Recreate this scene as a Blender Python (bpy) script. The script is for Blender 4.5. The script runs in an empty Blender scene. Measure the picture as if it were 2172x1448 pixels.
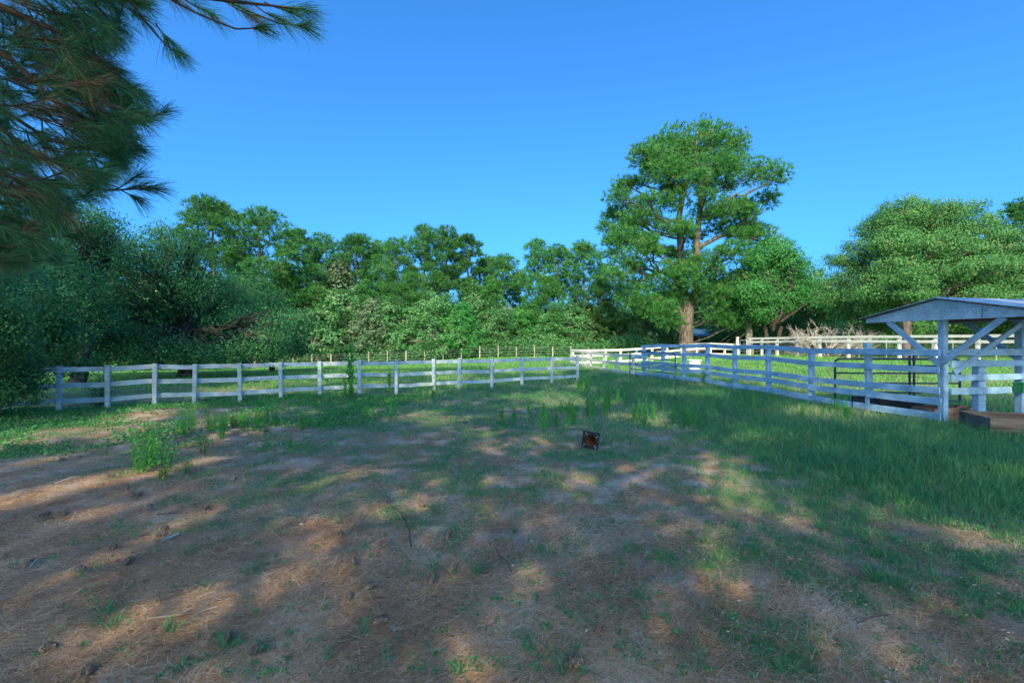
import bpy, math, random
import numpy as np
from mathutils import Vector, Matrix

# ------------------------------------------------------------------ camera, sky, sun, exposure
F, CX, CY, CAMH = 965.3, 1086.0, 724.0, 1.8          # focal length and centre in photo pixels, eye height
sc = bpy.context.scene
C = sc.collection
cd = bpy.data.cameras.new("camera"); cam = bpy.data.objects.new("camera", cd); C.objects.link(cam)
cam.location = (0, 0, CAMH); cam.rotation_euler = (math.radians(90), 0, 0)
cd.lens = 16.0; cd.sensor_width = 36.0; cd.clip_end = 2000; cd.clip_start = 0.05
sc.camera = cam
SUN = Vector((-0.13, -0.80, 0.60)).normalized()       # direction towards the sun (behind the photographer)
SEL = math.asin(SUN.z); SAZ = math.atan2(SUN.x, SUN.y)
world = bpy.data.worlds.new("World"); sc.world = world; world.use_nodes = True
wn = world.node_tree.nodes; wl = world.node_tree.links; wn.clear()
sky = wn.new("ShaderNodeTexSky"); sky.sky_type = 'NISHITA'; sky.sun_disc = False
sky.sun_elevation = SEL; sky.sun_rotation = SAZ
sky.air_density = 1.0; sky.dust_density = 4.0; sky.ozone_density = 6.0; sky.altitude = 0
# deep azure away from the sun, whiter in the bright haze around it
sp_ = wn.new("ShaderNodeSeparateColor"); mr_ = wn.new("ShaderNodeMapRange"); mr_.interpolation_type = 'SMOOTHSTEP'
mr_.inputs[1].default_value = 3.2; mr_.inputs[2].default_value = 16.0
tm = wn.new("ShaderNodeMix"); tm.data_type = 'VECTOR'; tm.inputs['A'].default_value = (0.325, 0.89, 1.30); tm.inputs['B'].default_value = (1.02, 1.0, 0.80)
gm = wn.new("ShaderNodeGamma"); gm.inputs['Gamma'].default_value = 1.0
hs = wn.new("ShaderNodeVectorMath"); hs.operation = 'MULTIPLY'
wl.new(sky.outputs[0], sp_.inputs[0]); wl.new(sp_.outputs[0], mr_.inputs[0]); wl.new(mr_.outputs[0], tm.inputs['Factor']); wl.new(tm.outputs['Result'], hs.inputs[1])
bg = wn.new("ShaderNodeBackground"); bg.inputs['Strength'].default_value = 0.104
wo = wn.new("ShaderNodeOutputWorld")
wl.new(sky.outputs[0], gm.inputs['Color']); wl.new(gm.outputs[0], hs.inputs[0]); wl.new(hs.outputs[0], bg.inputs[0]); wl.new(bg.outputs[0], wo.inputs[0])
sd = bpy.data.lights.new("sun", 'SUN'); sd.energy = 2.5; sd.angle = math.radians(0.5); sd.color = (1.0, 0.84, 0.52)
so = bpy.data.objects.new("sun", sd); C.objects.link(so)
so.rotation_euler = SUN.to_track_quat('Z', 'Y').to_euler()
sc.view_settings.view_transform = 'Standard'; sc.view_settings.look = 'None'
sc.view_settings.gamma = 1; sc.view_settings.exposure = 1.42
sc.cycles.max_bounces = 6; sc.cycles.transparent_max_bounces = 8
sc.cycles.use_denoising = True

rng = np.random.default_rng(7)
R = random.Random(11)

# ------------------------------------------------------------------ helpers
def S(t):
    t = np.clip(t, 0, 1); return t * t * (3 - 2 * t)
def ground(X, Y):
    X = np.asarray(X, float); Y = np.asarray(Y, float)
    g = 0.58 * S((X - 8) / 11) * S((Y - 8) / 14) * (1 - 0.8 * S((Y - 39.5) / 6))
    g = g - 1.15 * S((Y - 18) / 30) * S((6 - X) / 38)
    near = 1 - S((np.hypot(X, Y - 12) - 14) / 16)
    g = g + near * 0.022 * (np.sin(X * 1.9 + 1.3 * np.sin(Y * 1.1)) + np.sin(Y * 2.3 + 0.7 * np.sin(X * 2.7)))
    g = g + 0.05 * np.sin(X * .31 + 2) * np.sin(Y * .27) * S(Y / 12)
    return g
def gz(x, y): return float(ground(x, y))
def GP(px, py):                                       # photo pixel on the ground -> point (flat first guess, refined on the terrain)
    z = F * CAMH / (py - CY)
    for _ in range(6):
        x = (px - CX) / F * z; z = F * (CAMH - gz(x, z)) / (py - CY)
    x = (px - CX) / F * z
    return x, z
def mesh_np(name, V, Fq, mat, parent=None, attrs=None, smooth=False, loc=None):
    V = np.asarray(V, np.float32).reshape(-1, 3); Fq = np.asarray(Fq, np.int32); k = Fq.shape[1]
    me = bpy.data.meshes.new(name)
    me.vertices.add(len(V)); me.vertices.foreach_set('co', V.ravel())
    me.loops.add(Fq.size); me.loops.foreach_set('vertex_index', Fq.ravel())
    me.polygons.add(len(Fq)); me.polygons.foreach_set('loop_start', np.arange(0, Fq.size, k, dtype=np.int32))
    me.polygons.foreach_set('use_smooth', np.full(len(Fq), bool(smooth)))
    for an, av in (attrs or {}).items():
        a = me.attributes.new(an, 'FLOAT', 'POINT'); a.data.foreach_set('value', np.asarray(av, np.float32))
    me.update(calc_edges=True)
    if mat: me.materials.append(mat)
    o = bpy.data.objects.new(name, me); C.objects.link(o)
    if parent is not None: o.parent = parent
    if loc is not None: o.location = loc
    return o
def merge(parts):                                     # [(V, Fquads, tint)] -> one
    Vs, Fs, Ts, n = [], [], [], 0
    for V, Fq, t in parts:
        Vs.append(V); Fs.append(Fq + n); Ts.append(np.full(len(V), t) if np.isscalar(t) else t); n += len(V)
    return np.concatenate(Vs), np.concatenate(Fs), np.concatenate(Ts)
def tag(o, label=None, cat=None, group=None, kind=None):
    if label: o['label'] = label
    if cat: o['category'] = cat
    if group: o['group'] = group
    if kind: o['kind'] = kind
    return o
def thing(name, label, cat, loc, group=None, rz=0.0):
    o = bpy.data.objects.new(name, None); o.empty_display_size = 0.2; C.objects.link(o)
    o.location = loc; o.rotation_euler = (0, 0, rz)
    return tag(o, label, cat, group)
def copy_tree(o, loc, rz=0.0, scale=(1, 1, 1), label=None, group=None, name=None):
    r = o.copy(); C.objects.link(r); r.location = loc; r.rotation_euler = (0, 0, rz); r.scale = scale
    if label: r['label'] = label
    if group: r['group'] = group
    for ch in o.children:
        c = ch.copy(); C.objects.link(c); c.parent = r
        for g in ch.children:
            d = g.copy(); C.objects.link(d); d.parent = c
    return r
def unit(v):
    n = np.linalg.norm(v, axis=-1, keepdims=True); return v / np.maximum(n, 1e-9)
def rdir(n): return unit(rng.normal(size=(n, 3)))
def tube(pts, rad, seg=8):
    P = np.asarray(pts, float); rad = np.broadcast_to(np.asarray(rad, float), (len(P),))
    T = np.gradient(P, axis=0); T = unit(T)
    up = np.array([0, 0, 1.0]) if abs(T[0, 2]) < .9 else np.array([1.0, 0, 0])
    N = unit(np.cross(T, up)); B = np.cross(T, N)
    a = np.linspace(0, 2 * np.pi, seg, endpoint=False)
    V = P[:, None] + rad[:, None, None] * (np.cos(a)[None, :, None] * N[:, None] + np.sin(a)[None, :, None] * B[:, None])
    V = V.reshape(-1, 3); K = len(P)
    i = np.arange(K - 1)[:, None] * seg; j = np.arange(seg)[None]; j2 = (j + 1) % seg
    Fq = np.stack([i + j, i + j2, i + seg + j2, i + seg + j], -1).reshape(-1, 4)
    return V, Fq, 0.0
def curve_pts(p0, p1, n=6, bow=0.0, jit=0.0, up=0.0):
    t = np.linspace(0, 1, n)[:, None]; p0 = np.asarray(p0, float); p1 = np.asarray(p1, float)
    P = p0 * (1 - t) + p1 * t; L = np.linalg.norm(p1 - p0)
    P[:, 2] += (np.sin(t[:, 0] * np.pi) * bow) * L + up * 0
    J = rng.normal(size=P.shape) * jit * L; J[0] = 0; J[-1] = 0
    return P + J
def cards(P, L, W, bias=None, bw=0.5, curl=0.0):      # rhombic leaves centred at P
    n = len(P); nn = rdir(n)                          # leaf normals, leaning outwards from the clump
    if bias is not None: nn = unit(nn + 1.1 * bw * 2 * bias)
    d = unit(np.cross(nn, rdir(n))); s = np.cross(nn, d); L = np.broadcast_to(L, (n,))[:, None]; W = np.broadcast_to(W, (n,))[:, None]
    V = np.stack([P - d * L * .5, P + s * W * .5, P + d * L * .5, P - s * W * .5], 1)
    Fq = np.arange(n * 4).reshape(-1, 4)
    return V.reshape(-1, 3), Fq
def tufts(P, D, nb, L, w, spread=0.75):               # radiating needles (thin triangles as quads)
    n = len(P); P = np.repeat(P, nb, 0); D = np.repeat(D, nb, 0)
    d = unit(D + spread * rdir(n * nb)); s = unit(np.cross(d, rdir(n * nb))) * w * .5
    Ln = L * rng.uniform(.7, 1.15, (n * nb, 1))
    T = P + d * Ln
    V = np.stack([P - s, P + s, T + s * .35, T - s * .35], 1)
    return V.reshape(-1, 3), np.arange(n * nb * 4).reshape(-1, 4)
def blades(X, Y, h, w, lean=0.35, z0=None):           # grass blades, two quads each
    n = len(X); z = ground(X, Y) if z0 is None else z0
    a = rng.uniform(0, 2 * np.pi, n); s = np.stack([np.cos(a), np.sin(a), np.zeros(n)], 1) * (w * .5)[:, None]
    b = rng.uniform(0, 2 * np.pi, n); ln = np.abs(rng.normal(size=n)) * lean
    lv = np.stack([np.cos(b) * ln, np.sin(b) * ln, np.zeros(n)], 1)
    P0 = np.stack([X, Y, z - .01], 1); up = np.array([0, 0, 1.0])
    hh = h[:, None]
    P1 = P0 + up * hh * .6 + lv * hh * .4; P2 = P0 + up * hh * (1 - .25 * ln[:, None]) + lv * hh * 1.15
    V = np.stack([P0 - s, P0 + s, P1 + s * .8, P1 - s * .8, P2 + s * .12, P2 - s * .12], 1).reshape(-1, 3)
    i = np.arange(n)[:, None] * 6
    Fq = np.concatenate([i + np.array([[0, 1, 2, 3]]), i + np.array([[3, 2, 4, 5]])], 0)
    return V, Fq, np.repeat(rng.uniform(0, 1, n), 6)
def vnoise(X, Y, s, seed=0):                          # smooth value noise in numpy
    r = np.random.default_rng(seed); G = r.uniform(0, 1, (64, 64))
    x = X / s + 1000; y = Y / s + 1000; xi = np.floor(x).astype(int); yi = np.floor(y).astype(int)
    fx = S(x - xi); fy = S(y - yi); g = lambda a, b: G[a % 64, b % 64]
    return (g(xi, yi) * (1 - fx) + g(xi + 1, yi) * fx) * (1 - fy) + (g(xi, yi + 1) * (1 - fx) + g(xi + 1, yi + 1) * fx) * fy
def fbm(X, Y, s, seed=0): return .5 * vnoise(X, Y, s, seed) + .3 * vnoise(X, Y, s / 2.1, seed + 1) + .2 * vnoise(X, Y, s / 4.3, seed + 2)

# ------------------------------------------------------------------ materials
def newmat(name, rough=0.8, spec=0.3):
    m = bpy.data.materials.new(name); m.use_nodes = True
    b = m.node_tree.nodes['Principled BSDF']; b.inputs['Roughness'].default_value = rough
    b.inputs['Specular IOR Level'].default_value = spec
    return m, m.node_tree.nodes, m.node_tree.links, b
def ramp(n, stops):
    r = n.new('ShaderNodeValToRGB'); e = r.color_ramp.elements
    e[0].position, e[0].color = stops[0][0], (*stops[0][1], 1); e[1].position, e[1].color = stops[-1][0], (*stops[-1][1], 1)
    for p, c in stops[1:-1]:
        x = e.new(p); x.color = (*c, 1)
    return r
def leafmat(name, stops, trans=0.35, rough=0.55, objvar=0.08, spec=0.35):
    m, n, l, b = newmat(name, rough, spec)
    at = n.new('ShaderNodeAttribute'); at.attribute_name = 'tint'
    r = ramp(n, stops); l.new(at.outputs['Fac'], r.inputs[0])
    oi = n.new('ShaderNodeObjectInfo'); h = n.new('ShaderNodeHueSaturation')
    mr = n.new('ShaderNodeMapRange'); mr.inputs[3].default_value = 1 - objvar * 2.5; mr.inputs[4].default_value = 1 + objvar * 2.5
    l.new(oi.outputs['Random'], mr.inputs[0]); l.new(mr.outputs[0], h.inputs['Value']); l.new(r.outputs[0], h.inputs['Color'])
    l.new(h.outputs[0], b.inputs['Base Color'])
    tr = n.new('ShaderNodeBsdfTranslucent'); l.new(h.outputs[0], tr.inputs[0])
    mx = n.new('ShaderNodeMixShader'); mx.inputs[0].default_value = trans
    out = n['Material Output']; l.new(b.outputs[0], mx.inputs[1]); l.new(tr.outputs[0], mx.inputs[2]); l.new(mx.outputs[0], out.inputs[0])
    return m
def noisemat(name, c1, c2, scale, rough=.85, stretch=(1, 1, 1), bump=.3, c3=None, detail=6, spec=.2, bscale=None, metal=0.0):
    m, n, l, b = newmat(name, rough, spec); b.inputs['Metallic'].default_value = metal
    tc = n.new('ShaderNodeTexCoord'); mp = n.new('ShaderNodeMapping'); mp.inputs['Scale'].default_value = stretch
    l.new(tc.outputs['Object'], mp.inputs[0])
    nz = n.new('ShaderNodeTexNoise'); nz.inputs['Scale'].default_value = scale; nz.inputs['Detail'].default_value = detail
    l.new(mp.outputs[0], nz.inputs['Vector'])
    st = [(.35, c1), (.65, c2)] if c3 is None else [(.32, c1), (.5, c2), (.68, c3)]
    r = ramp(n, st); l.new(nz.outputs['Fac'], r.inputs[0]); l.new(r.outputs[0], b.inputs['Base Color'])
    if bump:
        bp = n.new('ShaderNodeBump'); bp.inputs['Strength'].default_value = bump; bp.inputs['Distance'].default_value = .02
        l.new(nz.outputs['Fac'], bp.inputs['Height']); l.new(bp.outputs[0], b.inputs['Normal'])
    return m
def paintmat(name, base, grime, amount=.5):
    """weathered paint on timber: grain along local X, blotches of grime and small dark knots / nail stains"""
    m, n, l, b = newmat(name, .7, .25)
    tc = n.new('ShaderNodeTexCoord'); oi = n.new('ShaderNodeObjectInfo')
    off = n.new('ShaderNodeVectorMath'); off.operation = 'ADD'
    sc_ = n.new('ShaderNodeVectorMath'); sc_.operation = 'SCALE'; sc_.inputs[3].default_value = 37.0
    cmb = n.new('ShaderNodeCombineXYZ'); l.new(oi.outputs['Random'], cmb.inputs[0]); l.new(oi.outputs['Random'], cmb.inputs[1])
    l.new(cmb.outputs[0], sc_.inputs[0]); l.new(tc.outputs['Object'], off.inputs[0]); l.new(sc_.outputs[0], off.inputs[1])
    mp = n.new('ShaderNodeMapping'); mp.inputs['Scale'].default_value = (.6, 6, 6); l.new(off.outputs[0], mp.inputs[0])
    n1 = n.new('ShaderNodeTexNoise'); n1.inputs['Scale'].default_value = 6; n1.inputs['Detail'].default_value = 8; l.new(mp.outputs[0], n1.inputs['Vector'])
    n2 = n.new('ShaderNodeTexNoise'); n2.inputs['Scale'].default_value = 3.2; n2.inputs['Detail'].default_value = 7; n2.inputs['Roughness'].default_value = .65
    l.new(off.outputs[0], n2.inputs['Vector'])
    r2 = ramp(n, [(.45, (0, 0, 0)), (.66, (1, 1, 1))]); l.new(n2.outputs['Fac'], r2.inputs[0])
    r1 = ramp(n, [(.3, tuple(x * .72 for x in base)), (.6, base)]); l.new(n1.outputs['Fac'], r1.inputs[0])
    mx = n.new('ShaderNodeMixRGB'); mx.inputs[2].default_value = (*grime, 1)
    ml = n.new('ShaderNodeMath'); ml.operation = 'MULTIPLY'; ml.inputs[1].default_value = amount
    l.new(r2.outputs[0], ml.inputs[0]); l.new(ml.outputs[0], mx.inputs[0]); l.new(r1.outputs[0], mx.inputs[1])
    vo = n.new('ShaderNodeTexVoronoi'); vo.inputs['Scale'].default_value = 5.5; l.new(off.outputs[0], vo.inputs['Vector'])
    r3 = ramp(n, [(.035, (.25, .24, .2)), (.075, (1, 1, 1))]); l.new(vo.outputs['Distance'], r3.inputs[0])
    mu = n.new('ShaderNodeMixRGB'); mu.blend_type = 'MULTIPLY'; mu.inputs[0].default_value = .8
    l.new(mx.outputs[0], mu.inputs[1]); l.new(r3.outputs[0], mu.inputs[2]); l.new(mu.outputs[0], b.inputs['Base Color'])
    bp = n.new('ShaderNodeBump'); bp.inputs['Strength'].default_value = .35; bp.inputs['Distance'].default_value = .01
    l.new(n1.outputs['Fac'], bp.inputs['Height']); l.new(bp.outputs[0], b.inputs['Normal'])
    return m
M = {}
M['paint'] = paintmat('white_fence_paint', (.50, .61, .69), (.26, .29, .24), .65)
M['paint_shade_blue'] = paintmat('weathered_shade_blue_paint', (.31, .52, .76), (.16, .24, .27), .6)  # weathered white paint; the blue of skylit shade is put into its base colour
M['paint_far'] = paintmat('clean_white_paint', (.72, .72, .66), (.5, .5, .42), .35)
M['bark'] = noisemat('pine_bark', (.045, .036, .032), (.13, .105, .09), 5, stretch=(1.5, 1.5, .35), bump=1.0, c3=(.21, .175, .15))
M['bark_pale'] = noisemat('pale_bark', (.12, .11, .095), (.30, .27, .235), 5, stretch=(1, 1, .3), bump=.8)
M['bark_dark'] = noisemat('dark_bark', (.025, .022, .02), (.085, .072, .06), 7, stretch=(1, 1, .3), bump=.8)
M['twig'] = noisemat('twig_bark', (.07, .045, .035), (.14, .1, .075), 20, bump=.2)
M['twig_dark'] = noisemat('dark_twig_bark', (.025, .02, .018), (.07, .05, .04), 20, bump=.2)
M['deadwood'] = noisemat('dead_wood', (.3, .27, .24), (.52, .47, .43), 9, bump=.3)
M['pine'] = leafmat('pine_needles', [(0, (.04, .15, .04)), (.5, (.07, .27, .065)), (.92, (.13, .36, .09)), (1, (.34, .2, .08))], .45)
M['pine_near'] = leafmat('near_pine_needles', [(0, (.02, .10, .045)), (.6, (.05, .20, .08)), (.86, (.08, .26, .10)), (1, (.3, .16, .10))], .35, objvar=0)
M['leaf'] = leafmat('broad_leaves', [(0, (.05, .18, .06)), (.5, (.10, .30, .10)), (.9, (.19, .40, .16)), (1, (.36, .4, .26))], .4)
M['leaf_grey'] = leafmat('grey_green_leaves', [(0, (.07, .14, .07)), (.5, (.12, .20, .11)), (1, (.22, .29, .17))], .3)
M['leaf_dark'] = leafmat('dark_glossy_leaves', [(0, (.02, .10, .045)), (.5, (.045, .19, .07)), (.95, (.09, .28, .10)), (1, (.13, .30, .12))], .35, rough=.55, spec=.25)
M['leaf_oak'] = leafmat('oak_leaves', [(0, (.045, .15, .045)), (.5, (.085, .26, .075)), (.9, (.15, .34, .10)), (1, (.28, .28, .14))], .4)
M['leaf_lime'] = leafmat('bright_green_leaves', [(0, (.04, .20, .05)), (.6, (.07, .32, .08)), (1, (.16, .42, .12))], .45)
M['grass'] = leafmat('grass_blades', [(0, (.05, .2, .08)), (.55, (.09, .31, .12)), (.82, (.18, .38, .16)), (1, (.5, .46, .28))], .45, objvar=0)
M['pasture'] = leafmat('pasture_grass', [(0, (.13, .36, .09)), (.6, (.19, .46, .13)), (1, (.38, .54, .2))], .45, objvar=0)
M['weed'] = leafmat('weed_leaves', [(0, (.04, .24, .04)), (.6, (.07, .38, .06)), (1, (.18, .5, .12))], .35, objvar=.1)
M['needle'] = leafmat('fallen_needles', [(0, (.16, .095, .055)), (.45, (.50, .30, .16)), (.8, (.68, .44, .25)), (1, (.74, .62, .48))], .15, rough=.6, objvar=0)
M['deadleaf'] = leafmat('dry_leaves', [(0, (.14, .09, .06)), (.6, (.30, .23, .18)), (1, (.55, .5, .45))], .15, objvar=0)
M['pipe'] = noisemat('painted_steel_pipe', (.03, .10, .22), (.05, .15, .29), 9, rough=.45, bump=.05, spec=.5)
M['pipe_dark'] = noisemat('dark_steel_pipe', (.02, .025, .06), (.04, .045, .10), 9, rough=.5, bump=.05, spec=.5)
M['rust'] = noisemat('rusty_metal', (.16, .07, .04), (.34, .18, .11), 14, rough=.8, bump=.3)
M['wire'] = noisemat('fence_wire', (.1, .08, .07), (.25, .22, .2), 30, rough=.6, bump=0)
M['galv'] = noisemat('galvanised_wire', (.28, .3, .3), (.42, .44, .44), 30, rough=.5, bump=0, metal=.3)
M['oldwood'] = noisemat('rough_brown_wood', (.10, .06, .045), (.22, .155, .12), 4, stretch=(.3, 3, 3), bump=.25, c3=(.29, .23, .18))
M['oldwood_end'] = noisemat('rough_brown_wood_ends', (.10, .06, .045), (.22, .155, .12), 4, stretch=(3, .3, 3), bump=.25, c3=(.29, .23, .18))
M['postwood'] = noisemat('grey_split_posts', (.3, .27, .22), (.5, .46, .38), 9, bump=.3)
M['log'] = noisemat('cabin_logs', (.13, .09, .06), (.3, .22, .14), 8, stretch=(.3, 3, 3), bump=.5)
M['black'] = noisemat('black_rubber', (.012, .014, .02), (.03, .035, .05), 15, rough=.5, bump=.1)
M['orange'] = noisemat('faded_orange_plastic', (.14, .045, .02), (.30, .12, .05), 12, rough=.6, bump=.1)
M['green_plastic'] = noisemat('green_plastic', (.01, .13, .06), (.02, .18, .08), 6, rough=.35, bump=0, spec=.5)
M['tub'] = noisemat('white_tub', (.68, .7, .7), (.82, .82, .8), 4, rough=.4, bump=0)
M['ink'] = noisemat('black_marker', (.02, .02, .02), (.04, .04, .04), 5, bump=0)
M['soil'] = noisemat('red_soil', (.3, .14, .08), (.5, .28, .18), 12, bump=.5)
M['scale'] = noisemat('cone_scales', (.06, .042, .035), (.2, .15, .12), 90, bump=.2, c3=(.42, .36, .32))

def roofmat():
    m, n, l, b = newmat('corrugated_roof', .35, .5); b.inputs['Metallic'].default_value = .55
    tc = n.new('ShaderNodeTexCoord'); nz = n.new('ShaderNodeTexNoise'); nz.inputs['Scale'].default_value = 5
    l.new(tc.outputs['Object'], nz.inputs['Vector'])
    r = ramp(n, [(.3, (.38, .46, .54)), (.7, (.56, .66, .76))]); l.new(nz.outputs['Fac'], r.inputs[0]); l.new(r.outputs[0], b.inputs['Base Color'])
    return m
M['roof'] = roofmat()
def osbmat():
    m, n, l, b = newmat('painted_strand_board', .65, .3)
    tc = n.new('ShaderNodeTexCoord'); v = n.new('ShaderNodeTexVoronoi'); v.inputs['Scale'].default_value = 16
    mp = n.new('ShaderNodeMapping'); mp.inputs['Scale'].default_value = (1, 1, 2.2); nz = n.new('ShaderNodeTexNoise'); nz.inputs['Scale'].default_value = 4
    l.new(tc.outputs['Object'], nz.inputs['Vector'])
    ad = n.new('ShaderNodeVectorMath'); ad.operation = 'ADD'; l.new(tc.outputs['Object'], ad.inputs[0]); l.new(nz.outputs['Color'], ad.inputs[1])
    l.new(ad.outputs[0], mp.inputs[0]); l.new(mp.outputs[0], v.inputs['Vector'])
    r = ramp(n, [(.0, (.20, .31, .42)), (.35, (.34, .48, .62)), (.6, (.46, .62, .76))]); l.new(v.outputs['Distance'], r.inputs[0])
    n2 = n.new('ShaderNodeTexNoise'); n2.inputs['Scale'].default_value = 3; n2.inputs['Detail'].default_value = 7; l.new(tc.outputs['Object'], n2.inputs['Vector'])
    r2 = ramp(n, [(.35, (.72, .74, .7)), (.6, (1, 1, 1))]); l.new(n2.outputs['Fac'], r2.inputs[0])
    mu = n.new('ShaderNodeMixRGB'); mu.blend_type = 'MULTIPLY'; mu.inputs[0].default_value = 1
    l.new(r.outputs[0], mu.inputs[1]); l.new(r2.outputs[0], mu.inputs[2]); l.new(mu.outputs[0], b.inputs['Base Color'])
    bp = n.new('ShaderNodeBump'); bp.inputs['Strength'].default_value = .6; bp.inputs['Distance'].default_value = .01
    l.new(v.outputs['Distance'], bp.inputs['Height']); l.new(bp.outputs[0], b.inputs['Normal'])
    return m
M['osb'] = osbmat()

# ------------------------------------------------------------------ ground cover maps
CP = []
for y, row in {1430: [(0, .04), (700, .06), (1400, .12), (2150, .14)],
               1250: [(0, .05), (400, .10), (900, .10), (1300, .14), (1600, .26), (1900, .34), (2150, .30)],
               1150: [(0, .1), (350, .16), (700, .2), (1100, .26), (1400, .30), (1550, .48), (1700, .42), (1850, .56), (2000, .5), (2150, .55)],
               1080: [(0, .16), (400, .26), (800, .34), (1100, .44), (1400, .48), (1600, .54), (1800, .6), (1950, .85), (2150, 1.05)],
               1000: [(0, .34), (300, .32), (600, .36), (800, .52), (1000, .6), (1200, .6), (1400, .56), (1600, .66), (1800, 1.0), (2150, 1.1)],
               930: [(0, .6), (200, .38), (400, .34), (600, .36), (800, .58), (1000, .65), (1200, .65), (1500, .8), (1700, 1.05), (2100, 1.1)],
               880: [(0, .85), (300, .38), (500, .42), (700, .65), (900, .78), (1100, .75), (1400, 1.0), (1800, 1.0), (2100, 1.1)],
               840: [(0, .9), (200, .9), (600, .85), (1000, .95), (1300, 1.1), (2000, 1.1)],
               780: [(0, 1.2), (700, 1.2), (1400, 1.2), (2100, 1.2)]}.items():
    for x, d in row: CP.append((x, y, d))
CP = np.array(CP)
def grassy(X, Y):
    Yc = np.maximum(Y, 1.2); px = CX + F * X / Yc; py = CY + F * CAMH / Yc
    px = np.clip(px, -200, 2400); py = np.clip(py, 760, 1460)
    u = px / 170; v = np.log(py - 724) / .13
    cu = CP[:, 0] / 170; cv = np.log(CP[:, 1] - 724) / .13
    w = 1 / ((u[..., None] - cu) ** 2 + (v[..., None] - cv) ** 2 + .15) ** 1.6
    d = (w * CP[:, 2]).sum(-1) / w.sum(-1)
    d = np.where(Y > 17, np.maximum(d, 1.0), d); d = np.where(Y < 1.3, .05, d)
    return d
def cover(X, Y):                                      # 0 litter .. 1 grass, with ragged edges
    d = grassy(X, Y); nz = .4 * fbm(X, Y, .9, 3) + .6 * fbm(X, Y, .26, 41)
    return np.clip((d - (nz - .5) * 2.3 - .5) * 2.4 + .3, 0, 1)

xs = np.concatenate([-14 - np.cumsum(.16 * 1.085 ** np.arange(1, 66)), np.arange(-14, 14.01, .16), 14 + np.cumsum(.16 * 1.085 ** np.arange(1, 66))]); xs.sort()
ys = np.concatenate([1 - np.cumsum(.16 * 1.1 ** np.arange(1, 50)), np.arange(1, 22.01, .16), 22 + np.cumsum(.16 * 1.08 ** np.arange(1, 72))]); ys.sort()
GX, GY = np.meshgrid(xs, ys); nx, ny = len(xs), len(ys)
ii = (np.arange(ny - 1)[:, None] * nx + np.arange(nx - 1)[None]).ravel()
Fg = np.stack([ii, ii + 1, ii + nx + 1, ii + nx], 1)
gc = np.concatenate([cover(GX[i:i + 20], GY[i:i + 20]).ravel() for i in range(0, ny, 20)])
def groundmat():
    m, n, l, b = newmat('paddock_ground', .95, .1)
    tc = n.new('ShaderNodeTexCoord'); at = n.new('ShaderNodeAttribute'); at.attribute_name = 'cover'
    def noise(s, d=8, r=.6, st=None):
        z = n.new('ShaderNodeTexNoise'); z.inputs['Scale'].default_value = s; z.inputs['Detail'].default_value = d; z.inputs['Roughness'].default_value = r
        if st:
            mp = n.new('ShaderNodeMapping'); mp.inputs['Scale'].default_value = st; mp.inputs['Rotation'].default_value = (0, 0, .5)
            l.new(tc.outputs['Object'], mp.inputs[0]); l.new(mp.outputs[0], z.inputs['Vector'])
        else: l.new(tc.outputs['Object'], z.inputs['Vector'])
        return z
    fine = noise(28, 8, .7, (1, 2.2, 1)); mid = noise(2.2); big = noise(.55)
    lit = ramp(n, [(.34, (.09, .055, .038)), (.5, (.30, .19, .115)), (.68, (.58, .39, .25))]); l.new(fine.outputs['Fac'], lit.inputs[0])
    san = ramp(n, [(.3, (.32, .25, .2)), (.7, (.62, .53, .46))]); l.new(fine.outputs['Fac'], san.inputs[0])
    grs = ramp(n, [(.35, (.14, .14, .09)), (.65, (.20, .25, .12))]); l.new(fine.outputs['Fac'], grs.inputs[0])
    a = ramp(n, [(.46, (0, 0, 0)), (.66, (1, 1, 1))]); l.new(mid.outputs['Fac'], a.inputs[0])
    m1 = n.new('ShaderNodeMixRGB'); l.new(a.outputs[0], m1.inputs[0]); l.new(lit.outputs[0], m1.inputs[1]); l.new(san.outputs[0], m1.inputs[2])
    m2 = n.new('ShaderNodeMixRGB'); l.new(at.outputs['Fac'], m2.inputs[0]); l.new(m1.outputs[0], m2.inputs[1]); l.new(grs.outputs[0], m2.inputs[2])
    l.new(m2.outputs[0], b.inputs['Base Color'])
    bp = n.new('ShaderNodeBump'); bp.inputs['Strength'].default_value = .8; bp.inputs['Distance'].default_value = .03
    l.new(fine.outputs['Fac'], bp.inputs['Height']); l.new(bp.outputs[0], b.inputs['Normal'])
    return m
go = mesh_np('ground', np.stack([GX, GY, ground(GX, GY)], -1).reshape(-1, 3), Fg, groundmat(), attrs={'cover': gc}, smooth=True)
tag(go, kind='structure')

# ------------------------------------------------------------------ timber helpers
def box_local(L, H, T, n=1, jit=0.0, cut=0.0):
    """board lying along +X from 0 to L, centred in Y, z from 0 to H, slightly chamfered edges"""
    c = min(H, T) * .12
    prof = np.array([[-T / 2 + c, 0], [T / 2 - c, 0], [T / 2, c], [T / 2, H - c], [T / 2 - c, H], [-T / 2 + c, H], [-T / 2, H - c], [-T / 2, c]])
    x = np.linspace(0, L, n + 1); V = []
    for k, xx in enumerate(x):
        o = rng.normal(size=2) * jit
        V.append(np.concatenate([np.full((8, 1), xx), prof + o], 1))
    V = np.concatenate(V); i = np.arange(n)[:, None] * 8; j = np.arange(8)[None]; j2 = (j + 1) % 8
    Fq = np.stack([i + j, i + j2, i + 8 + j2, i + 8 + j], -1).reshape(-1, 4)
    e = n * 8
    caps = np.array([[0, 3, 2, 1], [0, 7, 4, 3], [7, 6, 5, 4], [e, e + 1, e + 2, e + 3], [e, e + 3, e + 4, e + 7], [e + 7, e + 4, e + 5, e + 6]])
    return V, np.concatenate([Fq, caps])
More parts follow.
